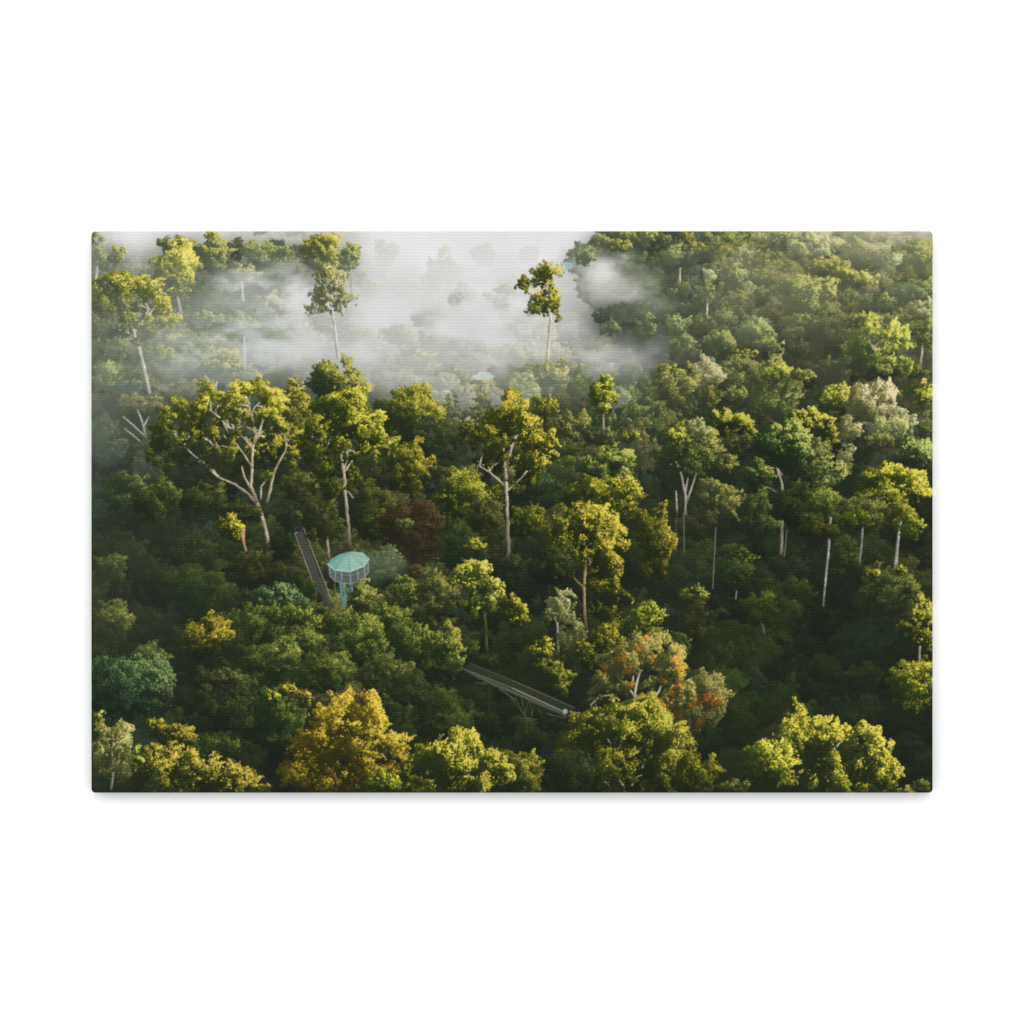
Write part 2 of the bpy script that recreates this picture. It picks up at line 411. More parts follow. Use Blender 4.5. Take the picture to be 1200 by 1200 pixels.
hero(116,248,299,26,27,'green',.95,1.1,.1,.28,leaf=1.3,lobe=.8,label='round dense green tree on the misty ridge')
hero(117,306,297,24,20,'green',.9,1.1,.12,.3,leaf=1.3); hero(117.2,333,304,20,18,'green',.85,1.1,.14,.3,leaf=1.3,label='rounded ridge tree just left of a twin crowned tree')
hero(118,205,320,28,36,'gold',.85,1.1,.1,.35,leaf=1.3,gap=.12,limbs=[lim('205,335 209,352 213,374',2.2,2.4)],label='tall narrow golden green tree on the ridge',hcol=HZL)
hero(119,287,320,23,13,'green',.75,1.1,.26,.4,leaf=1.25,flat=.6,gap=.2,limbs=[lim('283,330 285,352',1.4,1.6)],hcol=HZL)
hero(120,352,297,9,13,'dark',.4,1.1,.2,leaf=1.2); hero(120,343,308,8,16,'green',.5,1.1,.2,.4,leaf=1.2)
hero(127.5,408,305,16,20,'green',.8,1.1,.12,.4,leaf=1.3,limbs=[lim('411,315 412,350',1.4,1.6),lim('405,330 406,365',1.2,1.4)],label='rounded tree right of the tall misty emergent')
hero(127.6,376,297,23,23,'gold',.8,1.1,.08,.3,leaf=1.3,label='bushy golden crown above the misty emergent')
hero(123,372,325,20,22,'teal',.3,1.1,.25,.5,leaf=1.2,hcol=HZL)
at(124, lambda: fog([(330,380,75,45,.52),(450,370,70,60,.8),(390,400,55,40,.4),(230,400,60,25,.2),(300,330,30,20,.25),(420,340,20,30,.35)], (206,208,214), 9, .75, 44, MIST, .72))
hero(125,314,360,19,22,'hill',.55,1.1,.35,.55,leaf=1.25,hcol=HZL); hero(125,194,397,24,14,'green',.5,1.1,.34,.5,leaf=1.25,hcol=HZL); hero(125,240,375,24,13,'green',.55,1.1,.3,.5,leaf=1.25,flat=.6,hcol=HZL)
hero(126,283,382,26,14,'green',.6,1.1,.36,.55,leaf=1.25,flat=.6,limbs=[lim('286,395 287,432',1.5,1.6)],hcol=HZL); hero(126,246,420,30,16,'hill',.55,1.1,.3,.5,leaf=1.3,hcol=HZL); hero(126,186,420,20,16,'green',.4,1.1,.3,.45,leaf=1.25,hcol=HZL)
hero(126.5,360,402,24,22,'hill',.45,1.1,.55,.75,leaf=1.25,hcol=(210,212,216)); hero(126.5,430,338,13,21,'hill',.4,1.1,.72,.9,leaf=1.2,hcol=(210,210,214))
hero(131.8,386,338,25,29,'tan',.72,1.0,.06,.2,leaf=1.3,gap=.36,lobes=[(386,314,8),(380,322,8),(393,324,8),(386,331,9),(375,334,8),(398,336,8),(381,343,9),(394,346,9),(371,348,8),(403,352,7),(376,356,8),(388,357,7),(367,362,6),(398,361,6),(410,350,5),(382,365,5)],limbs=[lim('388,330 389,360 392,385 396,420',1.6,2.6),lim('389,352 381,338',1,.7),lim('389,346 397,334',1,.7)],bark=(226,220,214),foot=0,shade=.0,blit=1.15,label='tall emergent tree with white trunk rising from mist at left')
at(127.2, lambda: fog([(285,347,50,18,.7),(345,350,50,40,.7),(200,425,70,18,.4),(340,408,70,36,.62),(250,400,50,18,.4),(190,385,110,50,.36)], (206,209,213), 51, .85, 34, MIST, .75))
# the emergent in the middle of the mist
hero(131.8,634,350,24,40,'gold',.72,.95,.0,.1,leaf=1.35,seed=4,
     lobes=[(637,317,9),(628,320,7),(646,314,8),(653,319,6),(625,328,6),(633,326,7),(641,327,6),(612,333,7),(619,334,6),(616,338,4),(643,335,8),(650,338,5),(634,343,4),(627,350,8),(633,356,8),(624,358,7),(646,346,8),(649,355,7),(644,361,8),(638,366,6),(652,362,5),(630,364,5),(653,373,4),(640,352,5)],gap=.22,
     limbs=[lim('642,330 640,350 645,372 643,395 641,424',1.4,2.5),lim('641,348 633,340 620,336',1,.7)],bark=(228,214,200),foot=0,shade=0,blit=1.15,label='lone emergent tree in the middle of the white mist')
hero(127.5,621,367,6,5,'hill',.4,1,.4,leaf=1.2,hcol=(215,213,215))
# ---- misty valley floor
for i,(x,y,rx,ry,h) in enumerate([(500,372,26,16,.8),(545,378,30,18,.74),(535,355,9,14,.62),(470,395,26,14,.82),(585,390,26,14,.84),(520,402,34,16,.74),(484,422,28,15,.66),(440,425,26,14,.72),(560,425,30,15,.68),(600,420,25,14,.7),(420,452,24,16,.6),(470,448,26,14,.6),(520,450,25,14,.6),(410,395,22,16,.8),(545,465,13,22,.45),(580,466,10,14,.5),(500,465,24,14,.5),(590,340,14,8,.85),(588,356,10,10,.9)]):
    hero(129+i*.01, x,y,rx,ry,'hill',.42,1.0,h*.7,min(.95,h*.7+.1),leaf=1.25,hcol=(206,206,210),shade=.15)
at(129.9, hillside)
at(130, lambda: fog([(480,395,120,52,.74),(550,430,150,34,.6),(635,370,58,55,.78),(705,415,64,32,.74),(590,300,80,45,.6),(690,365,26,34,.35),(560,370,70,40,.5),(425,410,60,34,.5),(350,420,40,24,.25)], (208,207,214), 14, .5, 46, MIST, .72))
at(131, lambda: fog([(720,325,36,20,.9),(746,344,32,15,.75),(700,318,20,16,.4),(705,350,18,24,.3)], (208,208,209), 21, .2, 30, MIST, .6))
at(131.5, lambda: fog([(755,415,35,22,.5),(770,392,18,20,.25)], (98,98,108), 23, .4, 30))
hero(132,660,430,30,10,'gold',.5,1,.35,.6,leaf=1.3,flat=.8,hcol=(205,205,205)); hero(132.1,630,432,26,9,'gold',.55,1,.3,.6,leaf=1.3,flat=.7,hcol=(210,210,208))
# ---- right hillside
hero(133,735,277,14,9,'gold',.7,1.1,.2,leaf=1.25); hero(133,758,275,14,10,'gold',.8,1.1,.22,leaf=1.25,gap=.3); hero(133,703,283,15,10,'gold',.6,1.1,.25,leaf=1.2,gap=.2); hero(133,684,300,14,14,'bgreen',.55,1.1,.3,leaf=1.2); hero(133,727,288,14,9,'lime',.7,1.1,.15,leaf=1.25)
hero(133.3,712,372,20,12,'teal',.12,1.1,.2,leaf=1.2); hero(133.3,735,368,22,16,'teal',.12,1.1,.18,.3,leaf=1.2); hero(133.4,715,385,14,10,'bgreen',.4,1.1,.22,leaf=1.2); hero(133.4,756,385,14,14,'bgreen',.4,1.2,.2,leaf=1.25)
hero(134,861,325,14,15,'bgreen',.42,1.5,.2,leaf=1.1,lobe=1.2,label='smooth round green tree on the right hillside'); hero(134,830,323,9,9,'pale',.5,1.1,.25,leaf=1.2)
hero(134.4,795,381,18,12,'bgreen',.45,1.4,.2,leaf=1.2); hero(134.4,790,300,14,14,'bgreen',.4,1.4,.22,leaf=1.2,limbs=[lim('797,314 796,338',.9,1)])
hero(134.6,829,345,9,20,'green',.4,1.2,.2,leaf=1.2,limbs=[lim('829,350 828,375',1.1,1.2)],bark=(220,204,196))
hero(134.8,903,275,34,12,'hill',.9,1.2,.25,leaf=1.2,gap=.2); hero(134.8,955,290,40,18,'hill',.8,1.2,.2,leaf=1.25,flat=.4); hero(134.9,975,312,36,14,'gold',.55,1.2,.24,leaf=1.25,flat=.4)
at(134.95, lambda: fog([(1085,274,46,14,.75),(1000,272,44,12,.55)], (216,210,206), 41, .4, 30))
at(139.5, lambda: fog([(960,310,170,70,.2),(860,400,120,60,.1)], (206,204,184), 43, .5, 60))
hero(135,1068,302,32,24,'green',.45,1.2,.26,leaf=1.3,label='hazy rounded tree near the top right corner'); hero(135.1,1045,308,14,16,'pale',.5,1.1,.28,leaf=1.2,gap=.2); hero(135.1,1030,305,13,10,'teal',.3,1.2,.3,leaf=1.2); hero(135.1,1000,290,16,12,'green',.5,1.2,.34,leaf=1.2)
hero(135.2,1002,326,34,13,'lime',.72,1.1,.14,leaf=1.35,flat=.8,gap=.15,label='flat topped yellow green tree high on the right')
hero(135.3,1060,345,24,14,'teal',.25,1.2,.22,leaf=1.2); hero(135.4,1025,355,28,12,'bgreen',.3,1.2,.16,leaf=1.25)
hero(136,945,349,37,27,'green',.72,1.1,.15,.2,leaf=1.4,rim=.5,limbs=[lim('935,404 943,392 948,384',1.6,1),lim('936,403 955,400',1.3,.8),lim('948,352 943,372 938,402',1.4,1.4)],label='broad dark tree on the right hillside lit along its right rim'); hero(136.3,935,385,30,18,'olive',.35,1,.14,leaf=1.4); hero(136.4,970,390,30,22,'dark',.3,1,.14,leaf=1.4)
hero(137,887,392,22,19,'bgreen',.42,1.35,.2,leaf=1.2,lobe=1.2,label='grey green domed tree left of the rim lit one'); hero(137.2,803,408,17,15,'bgreen',.35,1.4,.18,leaf=1.2,lobe=1.2,label='domed tree at the edge of the dark valley'); hero(137.3,845,404,20,18,'bgreen',.45,1.4,.15,leaf=1.2,lobe=1.15,label='larger domed tree right of the dark valley')
hero(138,1080,365,16,14,'pale',.6,1.1,.15,leaf=1.3); hero(138,1085,395,14,26,'green',.5,1.1,.12,leaf=1.3,limbs=[lim('1081,405 1078,430',1.6,1.8)])
hero(138.4,1012,376,24,11,'green',.65,1.1,.1,leaf=1.4); hero(138.5,900,405,24,12,'green',.55,1.1,.14,leaf=1.3,flat=.5)
hero(139,1028,404,36,26,'lime',.62,1.15,.1,leaf=1.35,lobes=[(1018,390,10),(1022,382,9),(1008,398,10),(1000,404,8),(1012,412,9),(1043,386,10),(1050,393,9),(1036,392,8),(1058,395,8),(1063,402,7),(1052,402,8),(1040,410,7),(1030,422,10),(1045,422,9),(1060,428,8),(1018,425,9)],limbs=[lim('1033,430 1036,412 1042,392',2,1),lim('1033,424 1026,412 1018,400',1.6,.9)],bark=(214,190,160),label='yellow tree of rounded puffs with a pale forked trunk')
hero(140,873,415,22,7,'gold',.7,1.1,.12,leaf=1.3,flat=.7); hero(140.2,866,437,30,18,'olive',.38,1.2,.16,leaf=1.35,label='olive dome on the right slope under a yellow cap')
hero(140.4,785,434,17,9,'lime',.85,1.1,.05,leaf=1.35); hero(140.5,808,435,14,9,'gold',.6,1.1,.12,leaf=1.3); hero(140.6,827,437,21,17,'pale',.5,1.15,.2,leaf=1.3,label='pale dusty crown beside the dark valley'); hero(140.8,790,458,28,24,'olive',.5,1,.12,leaf=1.4,flat=.4)
hero(141,902,452,36,30,'green',.62,1.1,.14,leaf=1.45,rim=.2,label='broad pale topped tree in the middle of the right slope'); hero(141.1,908,436,22,13,'lime',.62,1.2,.12,leaf=1.35); hero(141.3,835,465,9,16,'gold',.5,1,.1,leaf=1.4); hero(141.4,860,462,22,12,'green',.4,1,.1,leaf=1.4); hero(141.4,940,440,16,11,'green',.55,1.1,.1,leaf=1.3,flat=.6)
hero(142,1083,457,12,16,'lime',.7,1,.04,leaf=1.4); hero(142.1,980,464,19,17,'lime',.62,1,.05,leaf=1.5,label='bright green round tree above the pale thicket'); hero(142.3,1022,474,27,26,'pale',.62,1,.05,leaf=1.5,gap=.12,label='pale silvery tree on the right slope'); hero(142.4,1052,496,22,20,'pale',.5,1,.05,leaf=1.5,gap=.1); hero(142.5,1038,505,32,18,'hill',.45,1,.04,leaf=1.4,gap=.1,limbs=[lim('1030,515 1042,500 1050,494',1.2,.7)]); hero(142.6,994,502,16,18,'pale',.4,1,.08,leaf=1.4,gap=.12)
hero(143,1071,528,23,19,'bgreen',.7,.9,.02,leaf=1.5,rim=.4,label='dense grey green dome at the right edge')
hero(143.5,948,492,32,15,'gold',.95,.9,.02,leaf=1.5,flat=.4,label='golden crown behind the big dark green tree'); hero(143.6,975,508,9,19,'gold',.85,1,.05,leaf=1.4); hero(143.8,993,535,12,20,'pale',.3,1,.08,leaf=1.4)
# ---- left: the umbrella tree and its hazy neighbours
hero(144,125,440,20,18,'green',.5,1.1,.28,leaf=1.3,hcol=HZL); hero(144,150,455,24,12,'teal',.3,1.1,.26,leaf=1.3,hcol=HZL)
hero(145,152,362,46,40,'gold',.62,1.0,.04,.26,leaf=1.5,seed=2,hcol=HZL,
     lobes=[(150,328,12),(137,331,11),(163,332,11),(126,338,11),(175,338,10),(150,340,11),(120,347,10),(184,345,11),(138,345,9),(165,347,10),(128,358,9),(113,360,8),(191,352,9),(193,362,8),(178,358,9),(185,372,10),(115,368,8),(107,366,9),(128,372,9),(145,368,7),(155,378,9),(146,385,8),(165,388,8),(172,378,8),(192,378,8),(200,374,7),(150,358,8),(163,360,8),(140,360,7),(172,368,8),(135,384,6),(180,386,6),(140,392,7),(158,395,7),(166,396,6),(207,378,6)],gap=.12,
     limbs=[lim('176,465 170,435 163,408 159,395 156,385',3.4,2.2),lim('158,388 168,374 178,364',1.8,1),lim('157,386 150,372 146,362',1.4,.9),lim('158,394 146,387 139,386',1.5,.8),lim('159,396 148,397 140,394',1.4,.8)],bark=(236,216,196),foot=.1,shade=.1,label='large umbrella shaped tree at left with a leaning white trunk')
hero(145.5,255,432,30,24,'hill',.5,1.1,.25,.4,leaf=1.35,gap=.3,limbs=[lim('252,466 249,452 240,440',1.5,.8),lim('252,464 253,450 256,440',1.4,.8)],bark=(222,212,200),hcol=HZL)
hero(146.5,165,474,32,14,'tan',.34,.9,.1,leaf=1.4,gap=.3,flat=.4,limbs=[lim('171,514 168,500 164,488 160,478',2,1),lim('168,500 174,488',1,.6),lim('170,512 158,500 144,488',1.6,.8),lim('172,524 158,512 146,502',2,1)],bark=(220,206,188),label='brownish sparse tree with bare pale branches at left')
hero(147,128,520,22,24,'teal',.22,1,.14,leaf=1.5); hero(147.2,172,545,20,16,'teal',.3,1,.16,leaf=1.4)
at(147.9, lambda: fog([(150,430,110,60,.22),(250,400,130,60,.16),(110,520,60,60,.14)], (196,202,206), 61, .5, 50))
# ---- middle ground
hero(148,394,444,30,25,'green',.85,.95,.03,leaf=1.6,label='round green tree directly behind the tall golden one'); hero(148.2,420,470,16,14,'green',.5,.9,.08,leaf=1.5)
hero(148.4,346,470,20,28,'gold',.75,.9,.06,leaf=1.6,label='upright golden tree right of the spreading tree'); hero(148.5,350,515,24,24,'gold',.5,.8,.03,leaf=1.6)
hero(149,645,446,27,20,'hill',.62,1.05,.2,.35,leaf=1.4,limbs=[lim('644,455 644,478',1.4,1.4)]); hero(149.1,612,455,20,18,'hill',.5,1,.4,leaf=1.3); hero(149.2,720,468,20,14,'hill',.45,1,.35,leaf=1.3); hero(149.3,680,452,20,16,'green',.3,1,.3,leaf=1.3)
hero(149.5,707,461,18,21,'lime',.8,.95,.02,leaf=1.5,limbs=[lim('707,470 707,511',1.6,2)],bark=(214,204,196),label='small bright green tree on a thin white trunk in the centre'); hero(149.55,707,479,10,9,'lime',.7,.95,.02,leaf=1.5)
hero(149.7,665,500,32,20,'olive',.6,.9,.05,leaf=1.6,flat=.3); hero(149.8,640,478,14,14,'gold',.6,.9,.06,leaf=1.5)
hero(150,480,486,38,34,'gold',.56,.85,.03,leaf=1.6,gap=.12,label='open crowned golden green tree right of the tall golden one'); hero(150.3,515,510,30,24,'dark',.35,1.05,.03,leaf=1.5,label='dark blue green tree in the centre left'); hero(150.4,545,500,18,14,'pale',.5,.9,.04,leaf=1.5,gap=.2)
hero(150.6,478,545,28,32,'gold',.5,.75,.01,leaf=1.6,label='olive gold tree with a rounded top in shade'); hero(150.8,538,577,32,25,'gold',.62,.8,.0,leaf=1.7,lobe=.9,label='golden bushy tree left of the tall white trunk')
hero(151,856,497,27,17,'gold',.95,.85,.0,leaf=1.6,flat=.4,label='bright yellow flat crown right of centre'); hero(151.1,880,507,10,9,'gold',.8,.9,0,leaf=1.6); hero(151.2,862,520,28,14,'olive',.3,.8,.03,leaf=1.6)
hero(151.6,745,522,24,28,'olive',.3,1.1,.1,.14,leaf=1.4,lobe=1.1,label='dusty creeper covered dome in the centre right'); hero(151.7,737,512,16,8,'lime',.55,.9,.04,leaf=1.5); hero(151.8,760,495,5,9,'pale',.6,.9,.04,leaf=1.4)
hero(152,812,530,34,32,'green',.5,1.1,.03,leaf=1.6,gap=.1,limbs=[lim('803,612 803,580 799,560 795,546 790,536',2.0,1.0),lim('803,576 806,560',1.2,.8),lim('804,590 809,574 814,560 818,546 822,538',1.6,.8),lim('793,600 792,575',1.0,.8)],bark=(196,188,180),label='mixed pale tree with forked grey trunks right of centre'); hero(152.1,796,512,15,12,'lime',.95,.9,0,leaf=1.6); hero(152.15,817,502,13,14,'pale',.55,1,.03,leaf=1.5); hero(152.2,850,545,16,14,'green',.5,.9,.02,leaf=1.5)
hero(153,715,548,36,20,'green',.8,.8,.0,leaf=1.7,label='bushy bright green tree centre right'); hero(153.4,712,584,48,28,'gold',.62,.75,.0,leaf=1.7,gap=.1,lobe=.85,label='wide crown of golden clumps centre right')
hero(153.8,1048,574,45,30,'gold',.62,.75,.0,leaf=1.7,flat=.7,label='layered golden tree near the right edge',limbs=[lim('1052,625 1050,668',2,2.4)],bark=(190,184,176))
hero(154,955,548,30,38,'bgreen',.42,.9,.0,leaf=1.6,gap=.08); hero(154.4,916,521,40,31,'bgreen',.62,.85,.0,leaf=1.6,lobe=.8,rim=.25,limbs=[lim('915,656 916,620 917,590 916,565 910,548',3.2,1.8),lim('913,578 900,571 884,569',1.6,.9),lim('916,556 908,545',1.4,.8)],bark=(214,200,184),label='big blue green tree of tight clumps with a white trunk at right'); hero(154.6,890,555,20,18,'bgreen',.35,.9,0,leaf=1.6); hero(154.7,940,590,28,24,'dark',.3,.8,0,leaf=1.6)
hero(155,183,578,27,24,'green',.3,.95,.02,leaf=1.7); hero(155.1,146,574,26,22,'bgreen',.28,1.05,.05,leaf=1.7,label='dark green rounded tree at the left edge in shade')
hero(156,262,500,88,46,'gold',.8,1.0,.02,leaf=1.4,seed=3,gap=.42,
     lobes=[(215,482,14),(232,476,14),(250,472,15),(268,470,15),(285,466,15),(302,464,16),(318,468,15),(332,476,13),(200,492,13),(190,505,13),(220,500,14),(240,494,14),(262,490,14),(284,486,14),(305,486,13),(325,492,13),(338,500,11),(205,515,12),(185,522,11),(225,512,11),(250,510,10),(275,505,9),(318,512,10),(335,520,11),(342,538,10),(325,540,9),(200,532,10),(178,535,9),(215,535,9),(192,545,8),(262,525,8),(245,545,7),(290,510,8),(312,455,10),(310,530,8),(281,470,9),(268,542,11),(295,535,11),(322,522,11),(250,528,10),(310,556,9),(284,552,9),(300,500,10),(270,520,9),(332,560,9)],
     limbs=[lim('316,646 312,625 306,600 300,588',3.0,4.2),lim('300,589 290,578 275,567 255,559 240,543 225,532',4.0,1.2),lim('256,559 246,545 232,540',1.8,.8),lim('301,588 294,570 295,548 296,525 300,507',3.4,1.4),lim('293,572 286,558 283,546',1.8,.8),lim('296,527 288,515 276,505 268,500',2.0,.9),lim('300,510 310,511',1.4,.8),lim('273,533 262,529 250,523 246,518',1.8,.8),lim('274,534 268,524',1.2,.7),lim('296,548 284,530 270,512 262,496',1.4,.5),lim('298,520 306,498 312,480',1.3,.5),lim('322,550 334,528 338,512',1.2,.5),lim('300,508 296,488 290,474',1.2,.5),lim('268,501 256,488 246,480',1.0,.4),lim('225,532 214,520 206,514',1.0,.4),lim('313,588 317,570 322,550 330,535',3.2,1.2),lim('305,585 306,570 313,560',1.4,.8)],bark=(236,214,188),label='large spreading tree with thick white branches fanning out, left of centre')
hero(156.4,240,580,30,16,'olive',.25,.7,0,leaf=1.7); hero(156.5,285,600,22,14,'olive',.25,.6,0,leaf=1.7); hero(156.6,350,565,22,20,'olive',.4,.7,0,leaf=1.7)
hero(157,408,503,50,40,'gold',.78,.9,.0,leaf=1.75,seed=6,gap=.06,
     lobes=[(390,474,15),(405,469,16),(420,474,14),(378,485,14),(398,488,15),(415,490,15),(432,492,14),(370,500,13),(385,505,14),(402,508,14),(425,508,14),(442,500,13),(450,512,12),(440,520,11),(455,520,8),(392,522,11),(376,520,11),(425,525,11),(412,540,8),(436,538,8),(452,530,7),(368,535,12),(382,548,12),(414,560,9),(398,555,9),(430,575,10),(390,575,10),(375,568,11)],
     limbs=[lim('410,646 408,615 405,585 403,555 400,535 397,520',3.6,1.8),lim('404,552 412,540 418,532',1.8,1),lim('403,549 407,535 406,525',1.4,.8),lim('404,570 414,584',1.2,.7),lim('384,522 372,518',1.2,.8)],bark=(226,206,186),label='tall golden tree whose white trunk rises behind the tower')
hero(157.4,440,590,26,20,'olive',.3,.65,0,leaf=1.7); hero(157.5,375,610,24,30,'olive',.24,.55,0,leaf=1.7,limbs=[lim('381,610 386,660',1.8,2.2)],bark=(190,160,130)); hero(157.6,438,614,18,20,'gold',.2,.55,0,leaf=1.7)
hero(157.8,485,620,38,34,'brown',.26,.6,0,leaf=1.6,label='reddish brown tree in shade right of the tower'); hero(157.85,472,618,14,12,'olive',.4,.8,0,leaf=1.6)
hero(158,560,612,22,18,'gold',.3,.6,0,leaf=1.7); hero(158.1,545,640,30,22,'green',.2,.6,0,leaf=1.7)
hero(158.5,598,524,50,48,'gold',.7,.9,.0,leaf=1.75,seed=5,gap=.16,
     lobes=[(590,480,14),(602,478,13),(612,486,13),(578,490,13),(592,495,14),(608,502,13),(570,502,13),(584,512,13),(600,518,12),(618,510,12),(562,515,11),(575,525,11),(622,525,12),(638,520,10),(648,518,8),(640,532,10),(630,545,11),(612,545,11),(598,540,9),(568,540,9),(585,555,9),(618,560,10),(635,555,9),(550,510,10),(606,572,9),(580,572,8)],
     limbs=[lim('596,656 595,620 594,590 593,565 592,545 590,525',3.8,1.6),lim('592,570 584,562 572,552 560,545',2.2,1),lim('594,575 604,566 614,556',2,.9),lim('593,548 598,530 602,515',1.6,.9)],bark=(226,208,190),label='open crowned tree with a tall white trunk in the centre')
hero(158.7,618,605,22,22,'gold',.4,.6,0,leaf=1.7); hero(158.8,570,600,20,16,'olive',.4,.65,0,leaf=1.7)
hero(159,766,632,28,42,'gold',.42,.5,0,leaf=1.7,rim=.5,gap=.1,label='dark tree with golden right side beside the big golden tree'); hero(159.2,722,650,26,30,'dark',.1,.5,0,leaf=1.6)
at(159.5, lambda: [stroke(793,600,791,650,.9,(92,88,88),None,.55), stroke(801,600,802,665,1.5,(136,136,136),None,.6,1.0), stroke(839,612,835,690,1.8,(150,150,150),None,.65,1.2),
   stroke(922,620,919,652,1.2,(140,146,160),None,.6), stroke(863,692,862,702,1.6,(160,160,165),None,.9), stroke(892,728,896,742,1.4,(130,130,140),None,.8)])
hero(160,800,662,20,22,'dark',.12,.7,.05,leaf=1.6); hero(160.2,872,652,18,11,'green',.4,.8,0,leaf=1.6,flat=.4); hero(160.3,862,668,22,18,'green',.2,.7,0,leaf=1.6)
hero(160.42,838,588,26,28,'olive',0.5,.95,.02,leaf=1.6,gap=.08); hero(156.9,885,600,24,26,'dark',0.4,.95,.02,leaf=1.6,gap=.08); hero(160.42,966,600,30,26,'green',0.5,.95,.02,leaf=1.6,gap=.08); hero(160.42,1010,598,26,26,'olive',0.450,.95,.02,leaf=1.6,gap=.08); hero(160.42,1056,606,22,22,'gold',0.40,.95,.02,leaf=1.6,gap=.08); hero(160.42,985,650,24,24,'dark',0.25,.95,.02,leaf=1.6,gap=.08); 
hero(160.5,965,620,26,14,'gold',.2,.7,0,leaf=1.6,limbs=[lim('973,606 971,640 969,662 966,690 964,718',2.0,1.2)],bark=(176,176,180),label='shaded tree with a thin crooked white trunk at right'); hero(160.6,1005,612,26,14,'gold',.25,.7,0,leaf=1.6,limbs=[lim('1012,604 1008,650 1006,668',1.6,1.7)],bark=(150,150,156)); hero(160.7,1066,620,16,18,'lime',.42,.8,0,leaf=1.6,gap=.15,limbs=[lim('1055,612 1050,650 1047,674',2.0,1.7)],bark=(190,192,200))
hero(161,270,620,18,19,'gold',.72,.6,0,leaf=1.7,gap=.15,limbs=[lim('283,625 289,650',2.4,2.2)],bark=(210,160,120),label='small golden tree with a short orange lit trunk at left')
hero(161.2,225,650,26,26,'dark',.12,.8,.03,leaf=1.7); hero(161.3,130,665,20,16,'green',.2,.8,.08,leaf=1.6); hero(161.3,185,680,28,24,'dark',.08,.8,.04,leaf=1.7); hero(161.5,305,665,30,22,'olive',.24,.75,0,leaf=1.6); hero(161.6,240,690,40,26,'green',.12,.7,.03,leaf=1.6)
hero(162,685,630,50,44,'gold',.85,.85,0,leaf=1.75,seed=8,gap=.07,
     lobes=[(682,596,12),(694,600,13),(670,604,13),(658,614,12),(705,608,13),(684,612,13),(698,620,14),(715,620,13),(726,630,10),(722,642,10),(708,638,13),(690,638,13),(672,630,13),(655,632,12),(645,622,9),(665,645,11),(650,648,10),(700,655,12),(718,656,9),(680,655,10),(707,675,14),(712,690,12),(700,685,11),(720,650,8),(728,695,9),(733,703,7),(670,672,10),(662,685,8),(712,722,12),(698,715,10),(722,728,8),(690,722,7)],
     limbs=[lim('687,742 685,715 684,690 686,665 685,645',2.6,2.0),lim('686,690 677,682 672,676',1.3,.8),lim('690,662 695,655',1.2,.8)],bark=(190,150,110),label='large golden tree with drooping clumps in the centre right')
hero(162.5,645,665,26,20,'dark',.3,.7,0,leaf=1.6)
hero(163,1035,690,42,26,'olive',.35,.7,0,leaf=1.7,rim=.5,label='dark tree with brown gold tops right of the tall thin trunk'); hero(163.1,1022,672,12,6,'gold',.9,.7,0,leaf=1.7); hero(163.1,1057,669,7,8,'gold',.7,.7,0,leaf=1.7); hero(163.2,1066,692,12,13,'olive',.5,.8,0,leaf=1.6)
hero(163.3,890,715,26,18,'green',.16,.8,0,leaf=1.6,label='shaded green domed tree at lower right'); hero(163.4,812,700,22,12,'green',.55,.7,0,leaf=1.7,label='bright fringed shrub topped tree right of the golden tree'); hero(163.5,815,725,18,24,'olive',.14,.7,0,leaf=1.6)
